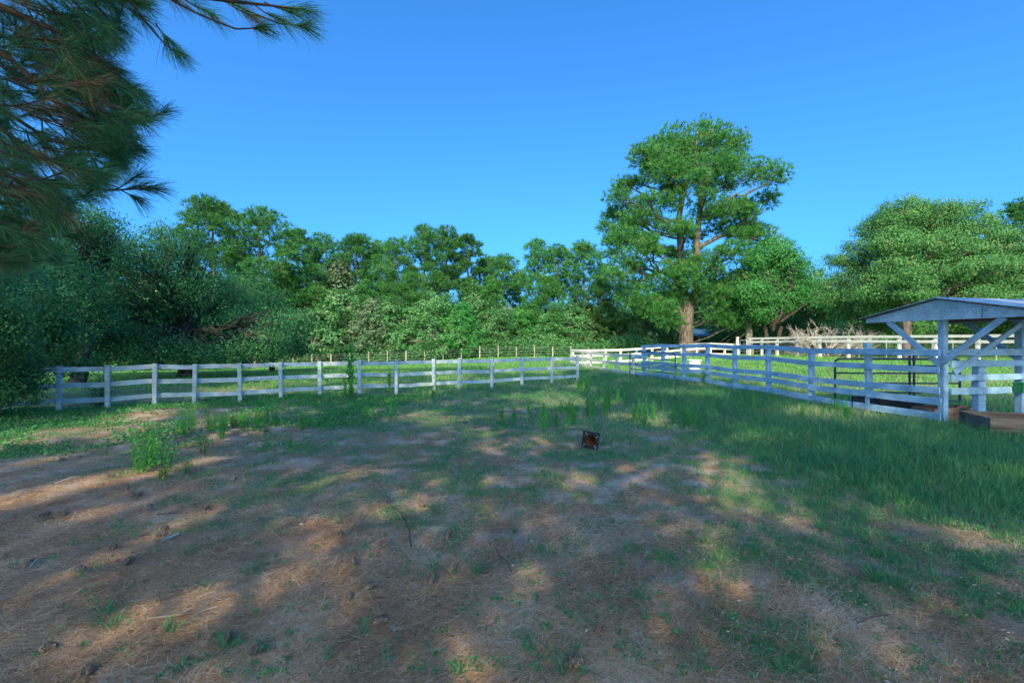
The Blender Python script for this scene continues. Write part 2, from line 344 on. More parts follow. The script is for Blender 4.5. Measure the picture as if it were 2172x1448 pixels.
def board(name, p0, p1, H, T, mat, parent, n=3, jit=.003, hang=True):
    """board between two points; p are lower edge centres; its width stands vertical"""
    p0 = Vector(p0); p1 = Vector(p1); d = p1 - p0; V, Fq = box_local(d.length, H, T, n, jit)
    o = mesh_np(name, V, Fq, mat, parent)
    x = d.normalized(); y = Vector((0, 0, 1)).cross(x).normalized(); z = x.cross(y)
    mtx = Matrix((x, y, z)).transposed().to_4x4(); mtx.translation = p0 - (parent.location if parent else Vector())
    if parent is not None and abs(parent.rotation_euler.z) > 1e-6:
        mtx = Matrix.Rotation(-parent.rotation_euler.z, 4, 'Z') @ mtx
    o.matrix_local = mtx
    return o
def post(name, x, y, h, w, t, mat, parent, rz=0.0, lean=(0, 0), z0=None, bury=.25):
    V, Fq = box_local(h + bury, w, t, 2, .002)
    V = np.stack([V[:, 2] - w / 2, V[:, 1], V[:, 0] - bury], 1)
    o = mesh_np(name, V, Fq[:, ::-1], mat, parent)
    z = gz(x, y) if z0 is None else z0
    o.location = Vector((x, y, z)) - parent.location; o.rotation_euler = (lean[0], lean[1], rz)
    return o
def pipe_path(pts, r, seg=8):
    return tube(pts, r, seg)
def round_gate(parent, name, p0, p1, z0, z1, bars, uprights, r, mat, corner=.18, bottom_round=False):
    """tubular gate from p0 to p1 (xy), frame + bars as parts"""
    p0 = np.array(p0); p1 = np.array(p1); d = p1 - p0; L = np.linalg.norm(d); d = d / L
    P = lambda s, z: np.array([p0[0] + d[0] * s, p0[1] + d[1] * s, z]) - np.array(parent.location)
    pts = [P(0, z0)]
    for a in np.linspace(0, np.pi / 2, 6): pts.append(P(corner - corner * np.cos(a), z1 - corner + corner * np.sin(a)))
    for a in np.linspace(0, np.pi / 2, 6): pts.append(P(L - corner + corner * np.sin(a), z1 - corner + corner * np.cos(a)))
    pts.append(P(L, z0))
    V, Fq, _ = tube(pts, r, 10); mesh_np('frame', V, Fq, mat, parent, smooth=True)
    for f in bars:
        z = z0 + f * (z1 - z0); V, Fq, _ = tube([P(0, z), P(L / 2, z - .004), P(L, z)], r * .72, 8); mesh_np('bar', V, Fq, mat, parent, smooth=True)
    for s in uprights:
        V, Fq, _ = tube([P(L * s, z0), P(L * s, z1)], r * .45, 6); mesh_np('upright', V, Fq, mat, parent, smooth=True)
    return P, L

# ------------------------------------------------------------------ the left three-rail board fence
A = np.array([-11.45, 11.5]); B = np.array([2.9, 20.25]); dAB = (B - A) / np.linalg.norm(B - A); nAB = np.array([dAB[1], -dAB[0]])
def on_line(px, P0, D):
    m = (px - CX) / F; t = (m * P0[1] - P0[0]) / (D[0] - m * D[1]); return P0 + t * D
lf = thing('board_fence', 'long white three-rail board fence running from the bushes across the left half of the paddock', 'fence', (A[0], A[1], gz(*A)))
pxs = [125, 228, 328, 412, 509, 596, 679, 762, 840, 920, 973, 1043, 1107, 1170, 1225]
pts = [on_line(p, A, B - A) for p in pxs]
rzf = math.atan2(dAB[1], dAB[0])
pts_all = [pts[0] - dAB * 3.2, pts[0] - dAB * 1.6] + pts
for i, p in enumerate(pts_all):
    top = 1.17 + (.03 if i > 8 else 0) + R.uniform(-.012, .012)
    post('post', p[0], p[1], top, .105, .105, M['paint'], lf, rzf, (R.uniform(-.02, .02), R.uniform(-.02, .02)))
for i in range(len(pts_all) - 1):
    a, b = pts_all[i] - nAB * .072 - dAB * .01, pts_all[i + 1] - nAB * .072 + dAB * .0
    for k, zz in enumerate((.215, .61, 1.01)):
        j = R.uniform(-.006, .006); dz = (R.uniform(-.008, .008), R.uniform(-.008, .008))
        board('rail', (a[0], a[1], gz(*a) + zz + j + dz[0]), (b[0] - dAB[0] * .012, b[1] - dAB[1] * .012, gz(*b) + zz + j + dz[1]), .125, .03, M['paint'], lf)
for zz in (.50, .88):
    P = [np.array([*(p + nAB * .058), gz(*p) + zz + R.uniform(-.01, .01)]) - np.array(lf.location) for p in pts_all]
    Q = []
    for a, b in zip(P[:-1], P[1:]): Q += [a, (a + b) / 2 - np.array([0, 0, .015])]
    V, Fq, _ = tube(Q + [P[-1]], .0035, 5); mesh_np('wire', V, Fq, M['wire'], lf)
def strokes(parent, rail_mid, marks):                 # short hand-painted strokes on the front face of the rail
    parts = []
    for (u0, v0, u1, v1) in marks:
        p = rail_mid; off = nAB * (-.072 + .0185)
        a = np.array([p[0] + dAB[0] * u0 + off[0], p[1] + dAB[1] * u0 + off[1], p[2] + v0]); b = np.array([p[0] + dAB[0] * u1 + off[0], p[1] + dAB[1] * u1 + off[1], p[2] + v1])
        parts.append(tube([a, (a + b) / 2, b], .005, 5))
    V, Fq, _ = merge(parts); mesh_np('painted_mark', V - np.array(parent.location), Fq, M['ink'], parent)
p = on_line(350, A, B - A); strokes(lf, (p[0], p[1], gz(*p) + 1.03), [(-.02, .0, -.015, .075), (-.035, .06, -.015, .075), (.03, .01, .033, .07)])
p = on_line(577, A, B - A); strokes(lf, (p[0], p[1], gz(*p) + 1.03), [(-.06, .0, -.06, .07), (-.06, .07, -.02, .07), (-.06, .035, -.03, .035), (-.06, .0, -.02, .0), (.01, .0, .035, .07), (.035, .07, .06, .0), (.02, .03, .05, .03), (.09, .01, .09, .03)])

# ------------------------------------------------------------------ the corral fence (five boards), the two white fences behind
c0 = np.array([6.28, 21.9]); c1 = np.array([8.79, 9.55]); dC = (c1 - c0) / np.linalg.norm(c1 - c0); nC = np.array([dC[1], -dC[0]])   # nC points to the paddock side
if nC[0] > 0: nC = -nC
cf = thing('corral_fence', 'tall weathered five-board corral fence leading to the small pavilion on the right', 'fence', (c0[0], c0[1], gz(*c0)))
cp = [on_line(p, c0, c1 - c0) for p in (1367, 1407, 1451, 1500, 1560, 1630, 1721, 1844)] + [c1 - dC * .0]
rzc = math.atan2(dC[1], dC[0])
for i, p in enumerate(cp[:-1]):
    h = 1.79 if i == 7 else 1.60 + R.uniform(-.03, .02)
    post('post', p[0], p[1], h, .14, .10, M['paint_shade_blue'], cf, rzc + math.pi / 2, (R.uniform(-.012, .012), R.uniform(-.012, .012)))
fr = nC * .085
for k, (z, hh) in enumerate(((.19, .155), (.50, .145), (.71, .14), (1.16, .13), (1.50, .14))):
    for i in range(0, len(cp) - 1):
        a = cp[i] + fr; b = cp[i + 1] + fr
        if i == 0: a = a - dC * .15
        e = .24 + R.uniform(-.03, .03) if i == len(cp) - 2 else -.004
        board('rail', (a[0], a[1], gz(*a) + z + R.uniform(-.01, .01)), (b[0] + dC[0] * e, b[1] + dC[1] * e, gz(*b) + z + R.uniform(-.01, .01)), hh, .032, M['paint_shade_blue'], cf)
P = [np.array([*(p + nC * -.06), gz(*p) + 1.03]) - np.array(cf.location) for p in cp[3:]]
V, Fq, _ = tube(P, .003, 5); mesh_np('wire', V, Fq, M['wire'], cf)
# short latch post by the gate
m0 = np.array([4.43, 34.0]); m1 = np.array([5.80, 22.35]); dM = (m1 - m0) / np.linalg.norm(m1 - m0)
mf = thing('rail_fence', 'sunlit white three-rail fence slanting from the far corner down to the blue tube gate', 'fence', (m1[0], m1[1], gz(*m1)))
mp_ = [on_line(p, m0, m1 - m0) for p in (1212, 1235, 1254, 1282, 1309, 1343)]
for p in mp_: post('post', p[0], p[1], 1.18, .13, .13, M['paint_far'], mf, math.atan2(dM[1], dM[0]), (R.uniform(-.02, .02), R.uniform(-.02, .02)))
nM = np.array([dM[1], -dM[0]]); nM = -nM if nM[0] > 0 else nM
for i in range(len(mp_) - 1):
    for z in (.18, .60, 1.02):
        a = mp_[i] + nM * .083; b = mp_[i + 1] + nM * .083 - dM * .005
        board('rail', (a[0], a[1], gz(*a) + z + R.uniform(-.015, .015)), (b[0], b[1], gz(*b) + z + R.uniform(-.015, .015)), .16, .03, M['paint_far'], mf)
# the short stretch joining the gate post to the corral fence
a, b = m1 + np.array([.02, -.02]), cp[0]
for z in (.18, .60, 1.02):
    board('rail', (a[0] + .06, a[1] - .05, gz(*a) + z), (b[0] - .09, b[1] - .04, gz(*b) + z), .16, .03, M['paint_shade_blue'], mf)
f0 = np.array([4.50, 34.25]); f1 = np.array([21.2, 42.2]); dF = (f1 - f0) / np.linalg.norm(f1 - f0)
ff = thing('rail_fence', 'far white three-rail fence crossing the pasture behind the corral towards the log cabin', 'fence', (f0[0], f0[1], gz(*f0)))
fp = [on_line(p, f0, f1 - f0) for p in (1215, 1247, 1284, 1316, 1350, 1383, 1415, 1446, 1478, 1507, 1537, 1566)]
nF = np.array([dF[1], -dF[0]])
for p in fp: post('post', p[0], p[1], 1.2, .19, .12, M['paint_far'], ff, math.atan2(dF[1], dF[0]))
for i in range(len(fp) - 1):
    for z in (.12, .62, 1.02):
        a = fp[i] + nF * .08; b = fp[i + 1] + nF * .08 - dF * .004
        board('rail', (a[0], a[1], gz(*a) + z), (b[0], b[1], gz(*b) + z), .17, .03, M['paint_far'], ff)
h0 = np.array([20.3, 39.0]); h1 = np.array([24.4, 21.5]); dH = (h1 - h0) / np.linalg.norm(h1 - h0)
hf = thing('paddock_fence', 'high white fence with two top rails and chain-link mesh along the right background', 'fence', (h0[0], h0[1], gz(*h0)))
hp = [on_line(p, h0, h1 - h0) for p in (1590, 1616, 1649, 1691, 1739, 1800, 1844, 1908, 1985, 2074, 2172)]
nH = np.array([dH[1], -dH[0]]); nH = -nH if nH[0] > 0 else nH
for p in hp: post('post', p[0], p[1], 1.50, .16, .16, M['paint_far'], hf, math.atan2(dH[1], dH[0]))
for i in range(len(hp) - 1):
    for z in (1.13, 1.42):
        a = hp[i] + nH * .1; b = hp[i + 1] + nH * .1 - dH * .004
        board('rail', (a[0], a[1], gz(*a) + z), (b[0], b[1], gz(*b) + z), .15, .035, M['paint_far'], hf)
# chain-link mesh and its thin posts, a yard behind
parts = []; k0 = h0 - nH * 1.3; LL = np.linalg.norm(h1 - h0); zt = 1.25
for s in np.arange(0, LL, .17):
    for sg in (1, -1):
        s1 = s + sg * zt
        if 0 <= s1 <= LL:
            a = k0 + dH * s; b = k0 + dH * s1; parts.append(tube([[a[0], a[1], gz(*a) + .03], [b[0], b[1], gz(*b) + zt]], .004, 3))
V, Fq, _ = merge(parts); mesh_np('chain_link', V - np.array(hf.location), Fq, M['galv'], hf)
for p in [on_line(q, k0, dH) for q in (1645, 1715, 1765, 1822, 1880, 1948, 1977, 2021, 2113)]:
    V, Fq, _ = tube([[p[0], p[1], gz(*p) - .1], [p[0], p[1], gz(*p) + 1.33]], .028, 8); mesh_np('steel_post', V - np.array(hf.location), Fq, M['galv'], hf)
# tall white post + light gate at its left end
q = GP(1564, 752); q = (1564 - CX) / F * 41.0, 41.0
gtl = thing('gate_post', 'tall white wooden post at the left end of the high paddock fence', 'post', (q[0], q[1], gz(*q)))
post('shaft', q[0], q[1], 1.72, .2, .2, M['paint_far'], gtl)
V, Fq = box_local(.24, .03, .24); mesh_np('cap', V + np.array([-.12, 0, 1.721]), Fq, M['paint_far'], gtl)
tg = thing('tube_gate', 'pale metal tube gate between the tall white post and the high fence', 'gate', (q[0] + .15, q[1] - .1, gz(*q)))
round_gate(tg, 'gate', (q[0] + .2, q[1] - .1), (h0[0] - .12, h0[1] + .1), gz(*q) + .2, gz(*q) + 1.45, (0, .22, .45, .7), (.6,), .03, M['paint_far'])

# ------------------------------------------------------------------ gates and pipe panels
g0 = np.array([5.70, 22.0]); g1 = np.array([6.715, 18.7])
tgate = thing('tube_gate', 'blue painted six-bar tube gate with rounded corners standing open against the corral fence', 'gate', (g0[0], g0[1], gz(*g0)))
zg = gz(6.2, 20.4)
P, L = round_gate(tgate, 'gate', g0, g1, zg - .03, zg + 1.31, (.01, .17, .37, .56, .77), (.46,), .027, M['pipe'])
V, Fq, _ = merge([tube([P(L - .18, zg + .72), P(L - .05, zg + .75), P(L + .1, zg + .7)], .022, 6), tube([P(L, zg + .74), P(L + .1, zg + .8), P(L + .22, zg + .92)], .008, 5)])
mesh_np('latch', V, Fq, M['black'], tgate)
V, Fq, _ = tube([P(-.07, zg + 1.0), P(-.03, zg + 1.0), P(.02, zg + 1.0)], .03, 6); mesh_np('hinge', V, Fq, M['black'], tgate)
b0 = np.array([9.05, 12.75]); b1 = np.array([12.4, 12.6])
pgate = thing('pipe_gate', 'dark blue pipe gate standing in the corral behind the right board fence', 'gate', (b0[0], b0[1], gz(*b0)))
zb = gz(10.5, 12.6)
P, L = round_gate(pgate, 'gate', b0, b1, zb + .12, zb + 1.28, (.0, .2, .42, .66, .84), (), .03, M['pipe_dark'], corner=.12)
for s in (.60, .635):
    V, Fq, _ = tube([P(L * s, zb + .02), P(L * s, zb + 1.45)], .028, 8); mesh_np('upright', V, Fq, M['pipe_dark'], pgate)
# rusty pipe panel by the tree line
r0 = np.array([10.6, 53.0]); r1 = np.array([14.2, 53.4])
rp = thing('livestock_panel', 'low rusty brown pipe panel in front of the tree line behind the far fence corner', 'panel', (r0[0], r0[1], gz(*r0)))
zr = gz(*r0)
for z in (.15, .5, .85, 1.05, 1.2, 1.35):
    V, Fq, _ = tube([[0, 0, z], [3.6, .4, z]], .035, 6); mesh_np('bar', V, Fq, M['rust'], rp)
for s in np.linspace(0, 1, 5):
    V, Fq, _ = tube([[3.6 * s, .4 * s, -.1], [3.6 * s, .4 * s, 1.36]], .05, 6); mesh_np('upright', V, Fq, M['rust'], rp)
# long wire fence along the woods
w0 = np.array([-36.0, 49.0]); w1 = np.array([8.6, 51.0])
wf = thing('wire_fence', 'low wire fence on pale wooden posts along the edge of the woods', 'fence', (w0[0], w0[1], gz(*w0)))
Pw = []
for k in range(23):
    t = k / 22; p = w0 * (1 - t) + w1 * t; h = 1.3 + R.uniform(-.1, .18); z = gz(*p)
    V, Fq, _ = tube([[p[0], p[1], z - .1], [p[0] + R.uniform(-.03, .03), p[1], z + h]], .05 if k % 4 else .075, 7)
    mesh_np('post', V - np.array(wf.location), Fq, M['postwood'], wf)
    Pw.append((p[0], p[1], z))
for h in (.45, .75, 1.0, 1.2):
    V, Fq, _ = tube([[a, b, c + h + R.uniform(-.02, .02)] for a, b, c in Pw], .009, 4); mesh_np('wire', V - np.array(wf.location), Fq, M['galv'], wf)

# ------------------------------------------------------------------ pavilion
u = np.array([.2, -.98]); v = np.array([.98, .2]); Ax = np.array([8.85, 9.45]); HW = 1.56; RL = 2.55
pav = thing('shelter', 'small open pavilion with a blue-white gable, corrugated roof and V-shaped braces', 'shelter', (Ax[0], Ax[1], gz(*Ax)))
def LW(s, t, z): return np.array([Ax[0] + u[0] * s + v[0] * t, Ax[1] + u[1] * s + v[1] * t, z]) - np.array(pav.location)
zt_, ze, zu = 2.70, 2.37, 2.245
# corrugated roof, two slopes each a wavy sheet with thickness
for sg, nm in ((-1, 'roof_sheet'), (1, 'roof_sheet')):
    nn = 97; tt = np.linspace(-.10, RL, nn); wob = .011 * np.sin(tt * 2 * np.pi / .068)
    rows = []
    for s_, zz in ((0.0, zt_ + .012), (sg * (HW + .10), ze - .01)):
        for off in (0, -.012):
            rows.append(np.stack([LW(s_, t_, zz + w_ + off) for t_, w_ in zip(tt, wob)]))
    V = np.concatenate(rows); Fq = []
    for k in range(nn - 1):
        a0, b0_, a1, b1_ = k, nn + k, 2 * nn + k, 3 * nn + k
        Fq += [[a0, a0 + 1, a1 + 1, a1], [b0_, b1_, b1_ + 1, b0_ + 1], [a1, a1 + 1, b1_ + 1, b1_]]
    Fq += [[0, 2 * nn, 3 * nn, nn], [nn - 1, 2 * nn - 1, 4 * nn - 1, 3 * nn - 1]]
    mesh_np(nm, V, Fq, M['roof'], pav)
def prism(pts2, t0, t1):                              # polygon in (s, z) extruded along t
    n_ = len(pts2); V = np.array([LW(s, t0, z) for s, z in pts2] + [LW(s, t1, z) for s, z in pts2])
    return V, n_
for t0, t1 in ((0, .025), (RL - .12, RL - .095)):      # gable panels
    V, n_ = prism([(-HW, zu), (0, zu), (HW, zu), (HW, ze - .04), (0, zt_ - .03), (-HW, ze - .04)], t0, t1)
    Fq = np.array([[0, 5, 4, 1], [1, 4, 3, 2], [6, 7, 10, 11], [7, 8, 9, 10]] + [[i, (i + 1) % 6, (i + 1) % 6 + 6, i + 6] for i in range(6)])
    mesh_np('gable_panel', V, Fq, M['osb'], pav)
V, n_ = prism([(.75, zu - .001), (.758, zu - .001), (.758, ze + .11), (.75, ze + .11)], -.003, -.0005)
mesh_np('panel_joint', V, np.array([[0, 3, 2, 1], [4, 5, 6, 7], [0, 1, 5, 4], [1, 2, 6, 5], [2, 3, 7, 6], [3, 0, 4, 7]]), M['black'], pav)
for sg in (-1, 1):                                     # dark drip edge along the gable
    a = LW(0, -.02, zt_ - .014) + np.array(pav.location); b = LW(sg * (HW + .08), -.02, ze - .034) + np.array(pav.location)
    board('drip_edge', a, b, .022, .03, M['black'], pav, 1, 0)
for t_, zz in ((.10, zu), (RL - .2, zu)):             # tie beams and purlins under the roof
    a = LW(-HW + .05, t_, zz + .02) + np.array(pav.location); b = LW(HW - .05, t_, zz + .02) + np.array(pav.location); board('beam', a, b, .09, .05, M['oldwood'], pav)
for s_ in (-1.2, 0.0, 1.2):
    zz = zt_ - .14 - abs(s_) * .21; a = LW(s_, .16, zz) + np.array(pav.location); b = LW(s_, RL - .24, zz) + np.array(pav.location); board('purlin', a, b, .09, .05, M['oldwood'], pav)
P1 = LW(0, .13, 0) + np.array(pav.location); P2 = LW(0, RL - .28, 0) + np.array(pav.location)
yaw = math.atan2(v[1], v[0])
post('post', P1[0], P1[1], 2.27, .12, .13, M['paint_shade_blue'], pav, yaw); post('post', P2[0], P2[1], 2.27, .15, .16, M['paint_shade_blue'], pav, yaw)
for t_, sgs in ((.04, (-1, 1)), (RL - .17, (-1, 1))):
    for sg in sgs:
        a = LW(sg * .02, t_ - .0, 1.27) + np.array(pav.location); b = LW(sg * 1.1, t_, zu - .075 + .04) + np.array(pav.location)
        board('brace', a, b, .11, .045, M['paint_shade_blue'], pav)
a = LW(.09, .3, 1.10) + np.array(pav.location); b = LW(.09, RL - .42, 2.12) + np.array(pav.location); board('brace', a, b, .11, .045, M['paint_shade_blue'], pav)
# the cross fence running right from the pavilion post
xf = thing('board_fence', 'weathered four-board fence running right from the pavilion post under the roof', 'fence', (P1[0], P1[1], gz(*P1[:2])))
for z, hh in ((.70, .14), (.98, .13), (1.27, .13), (1.51, .14)):
    for t0, t1 in ((.09, 1.02), (1.024, 2.1), (2.104, 4.2)):
        a = P1[:2] + v * t0 - u * -.0 + np.array([.0, -.09]); b = P1[:2] + v * t1 + np.array([.0, -.09])
        board('rail', (a[0], a[1], z + R.uniform(-.008, .008)), (b[0], b[1], z + R.uniform(-.008, .008)), hh, .03, M['paint_shade_blue'], xf)
for t_, w_ in ((.98, .19), (3.2, .15)):
    p = P1[:2] + v * t_ + np.array([0, .02]); post('post', p[0], p[1], 1.48, w_, .15, M['paint_shade_blue'], xf, yaw)
def trough(name, label, cx, cy, L, W, H, rz, wall=.045, legs=False, mat='oldwood'):
    t = thing(name, label, 'trough', (cx, cy, gz(cx, cy)), rz=rz)
    for sy in (-1, 1):
        V, Fq = box_local(L, H, wall, 3, .002); mesh_np('side_board', V + np.array([-L / 2, sy * (W / 2 - wall / 2), .05]), Fq, M[mat], t)
    for sx in (-1, 1):
        V, Fq = box_local(W - 2 * wall - .004, H - .012, wall, 2, .002); V = np.stack([V[:, 1] + sx * (L / 2 - wall / 2), V[:, 0] - W / 2 + wall + .002, V[:, 2] + .052], 1)
        mesh_np('end_board', V, Fq[:, ::-1], M['oldwood_end' if mat == 'oldwood' else mat], t)
    V, Fq = box_local(L - 2 * wall - .01, .03, W - 2 * wall - .01); mesh_np('bottom', V + np.array([-L / 2 + wall + .005, 0, .10]), Fq, M['black'], t)
    return t
trough('feed_trough', 'brown wooden feed box sunk in the tall grass in front of the right board fence', 9.85, 8.75, 1.5, 1.0, .33, -.35)
trough('feed_trough', 'narrow grey wooden trough lying under the pavilion roof behind the near post', 9.75, 10.25, 1.3, .5, .34, .22, mat='oldwood')
trough('water_trough', 'low dark trough behind the bottom boards left of the pavilion post', 9.25, 11.2, 1.7, .6, .42, .35, mat='black')
# green bucket hooked on the cross fence
bx_, by_ = P1[:2] + v * 1.86 + np.array([0, -.19])
bk = thing('feeder', 'square dark green plastic feeder hanging on the boards at the right edge', 'feeder', (bx_, by_, .72), rz=.35)
V = np.array([[-.10, -.065, 0], [.10, -.065, 0], [.10, .065, 0], [-.10, .065, 0], [-.12, -.08, .2], [.12, -.08, .2], [.12, .08, .2], [-.12, .08, .2],
              [-.105, -.065, .2], [.105, -.065, .2], [.105, .065, .2], [-.105, .065, .2], [-.09, -.055, .02], [.09, -.055, .02], [.09, .055, .02], [-.09, .055, .02]])
Fq = [[3, 2, 1, 0]] + [[i, (i + 1) % 4, (i + 1) % 4 + 4, i + 4] for i in range(4)] + [[i + 4, (i + 1) % 4 + 4, (i + 1) % 4 + 8, i + 8] for i in range(4)] + [[i + 8, (i + 1) % 4 + 8, (i + 1) % 4 + 12, i + 12] for i in range(4)] + [[12, 13, 14, 15]]
mesh_np('bin', V, Fq, M['green_plastic'], bk)
V, Fq, _ = tube([[-.128, -.086, .2], [.128, -.086, .2], [.128, .086, .2], [-.128, .086, .2], [-.128, -.086, .2]], .008, 5); mesh_np('rim', V, Fq, M['green_plastic'], bk)

# ------------------------------------------------------------------ cabin, round tub, cone, small posts
cbx, cby = 25.2, 58.0
cb = thing('log_cabin', 'small dark log cabin with a blue-grey metal roof half hidden behind the big pine', 'cabin', (cbx, cby, gz(cbx, cby)))
parts = []
for k in range(11):
    z = .15 + k * .22
    parts.append(tube([[-2.2, 0, z], [0, 0, z], [2.2, 0, z]], .125, 8)); parts.append(tube([[-2.0, -.2, z + .11], [-2.0, 3.6, z + .11]], .12, 8)); parts.append(tube([[2.0, -.2, z + .11], [2.0, 3.6, z + .11]], .12, 8))
V, Fq, _ = merge(parts); mesh_np('log_wall', V, Fq, M['log'], cb, smooth=True)
V = np.array([[-2.5, -1.6, 2.35], [2.6, -1.6, 2.35], [2.6, 1.8, 3.35], [-2.5, 1.8, 3.35], [-2.5, 4.2, 2.6], [2.6, 4.2, 2.6]]); V = np.concatenate([V, V - np.array([0, 0, .06])])
mesh_np('roof', V, [[0, 1, 2, 3], [3, 2, 5, 4], [6, 9, 8, 7], [9, 10, 11, 8], [0, 6, 7, 1], [0, 3, 9, 6], [1, 7, 8, 2], [3, 4, 10, 9], [2, 8, 11, 5], [4, 5, 11, 10]], M['pipe'], cb)
V, Fq = box_local(.8, 1.7, .06); mesh_np('door', V + np.array([.1, -.15, .1]), Fq, M['deadwood'], cb)
for x_ in (.9, -1.9):
    V, Fq, _ = tube([[x_, -1.45, -.1], [x_, -1.45, 2.33]], .09, 8); mesh_np('porch_post', V, Fq, M['postwood'], cb)
sx, sy = 26.0, 52.5
sg_ = thing('sheltered_post', 'wooden post with a slanted board on top right of the log cabin', 'post', (sx, sy, gz(sx, sy)))
V, Fq, _ = tube([[0, 0, -.1], [0, 0, 3.0]], .13, 7); mesh_np('shaft', V, Fq, M['log'], sg_)
V, Fq = box_local(1.5, .08, .7); a_ = -.25
V = V - np.array([.75, 0, 0]); V = np.stack([V[:, 0] * math.cos(a_) - V[:, 2] * math.sin(a_), V[:, 1], V[:, 0] * math.sin(a_) + V[:, 2] * math.cos(a_) + 3.03], 1); mesh_np('slanted_board', V, Fq, M['oldwood'], sg_)
def lathe(prof, seg=28):
    prof = np.array(prof); a = np.linspace(0, 2 * np.pi, seg, endpoint=False)
    V = np.stack([prof[:, 0:1] * np.cos(a), prof[:, 0:1] * np.sin(a), np.repeat(prof[:, 1:2], seg, 1)], -1).reshape(-1, 3)
    K = len(prof); i = np.arange(K - 1)[:, None] * seg; j = np.arange(seg)[None]; j2 = (j + 1) % seg
    return V, np.stack([i + j, i + j2, i + seg + j2, i + seg + j], -1).reshape(-1, 4)
tz_ = 27.0; tx_ = (1473 - CX) / F * tz_
tb = thing('water_tub', 'white round plastic water tub in the grass behind the corral boards', 'tub', (tx_, tz_, gz(tx_, tz_)))
V, Fq = lathe([(.001, .02), (.31, .02), (.33, .08), (.36, .55), (.36, .6)]); mesh_np('wall', V, Fq, M['tub'], tb, smooth=True)
V, Fq = lathe([(.361, .60), (.40, .605), (.405, .66), (.37, .665), (.34, .62), (.31, .15), (.001, .13)]); mesh_np('rim', V, Fq, M['tub'], tb, smooth=True)
# fallen traffic cone seen from its base
qx, qy = GP(1252, 952)
tc_ = thing('traffic_cone', 'old traffic cone lying on its side, black square base and rusty orange inside', 'traffic cone', (qx, qy, gz(qx, qy) + .0))
ax = unit(np.array([.42, .88, -.13])); ex = unit(np.cross(ax, [0, 0, 1.0])); ez = np.cross(ex, ax)
ang = -.10; ex, ez = ex * math.cos(ang) + ez * math.sin(ang), ez * math.cos(ang) - ex * math.sin(ang)
cc = np.array([0, 0, .148])
def TC(a, b, c): return cc + ex * a + ez * b + ax * c
hs_ = .142; ri = .088; seg = 24; an = np.linspace(0, 2 * np.pi, seg, endpoint=False)
sq = np.array([[math.cos(t), math.sin(t)] / np.float64(max(abs(math.cos(t)), abs(math.sin(t)))) * hs_ for t in an]); ci = np.stack([np.cos(an), np.sin(an)], 1)
rings = [(sq, .03), (sq, 0.0), (sq * .93, -.0), (sq * .90, .022), (ci * ri * 1.12, .022), (ci * ri, .0), (ci * ri * .97, .03)]
V = np.concatenate([[TC(a, b, c) for a, b in r] for r, c in rings]); K = len(rings)
i = np.arange(K - 1)[:, None] * seg; j = np.arange(seg)[None]; j2 = (j + 1) % seg
mesh_np('base', V, np.stack([i + j, i + j2, i + seg + j2, i + seg + j], -1).reshape(-1, 4), M['black'], tc_)
for t in (.6, 2.3, 3.9, 5.5):
    a = np.array([math.cos(t), math.sin(t)]); V, Fq, _ = tube([TC(a[0] * .095, a[1] * .095, .012), TC(a[0] * .165, a[1] * .165, .012)], .005, 5); mesh_np('rib', V, Fq, M['postwood'], tc_)
rings = [(ci * .103, .03), (ci * .05, .33), (ci * .03, .45), (ci * .022, .45), (ci * .045, .33), (ci * ri * .985, .028)]
V = np.concatenate([[TC(a, b, c) for a, b in r] for r, c in rings]); K = len(rings); i = np.arange(K - 1)[:, None] * seg
mesh_np('cone_body', V, np.stack([i + j, i + j2, i + seg + j2, i + seg + j], -1).reshape(-1, 4), M['orange'], tc_, smooth=True)

# ------------------------------------------------------------------ tree builders
def fol_attr(V, k=4): return np.repeat(rng.uniform(0, 1, len(V) // k), k)
def blob_shell(blobs, n, inner=.45):
    B = np.array([b[0] for b in blobs], float); Rr = np.array([b[1] for b in blobs], float)
    w = Rr.prod(1) ** .6; k = rng.choice(len(blobs), n, p=w / w.sum()); d = rdir(n)
    r = inner + (1 - inner) * rng.uniform(0, 1, n) ** .6
    return B[k] + d * Rr[k] * r[:, None], d, k
def broad_crown(blobs, n_cl, per, cr, leaf, droop=0.0, flat=.7, inner=.45):
    P, d, k = blob_shell(blobs, n_cl, inner)
    Q = np.repeat(P, per, 0) + rng.normal(size=(n_cl * per, 3)) * cr * np.array([1, 1, flat]) * .55
    V, Fq = cards(Q, leaf * rng.uniform(.7, 1.3, len(Q)), leaf * .55 * rng.uniform(.7, 1.2, len(Q)), np.repeat(d, per, 0) + np.array([0, 0, .35]), .45)
    tint = np.clip(np.repeat(rng.normal(.5, .16, n_cl), per) + rng.normal(0, .17, len(Q)), 0, 1)
    return P, k, V, Fq, np.repeat(tint, 4)
def limbs(base, fork, blobs, P, k, r0, rt, per_blob=6, jit=.04, bow=.06):
    parts = []
    for bi, (bc, br) in enumerate(blobs):
        bc = np.array(bc, float); st = fork + (bc - fork) * 0 + np.array([0, 0, rng.uniform(-.15, .1) * abs(fork[2] - base[2])])
        c = curve_pts(st, bc, 7, bow, jit); parts.append(tube(c, np.linspace(r0 * .55, rt * 1.4, 7), 6))
        idx = np.where(k == bi)[0][:per_blob]
        for q in idx:
            s = c[rng.integers(2, 6)]; parts.append(tube(curve_pts(s, P[q], 5, bow, jit), np.linspace(rt * 1.2, rt * .3, 5), 4))
    return parts
def trunk(base, top, r0, r1, n=8, jit=.012, flare=1.35):
    c = curve_pts(base, top, n, 0, jit); r = np.linspace(r0, r1, n); r[0] *= flare; return tube(c, r, 10)
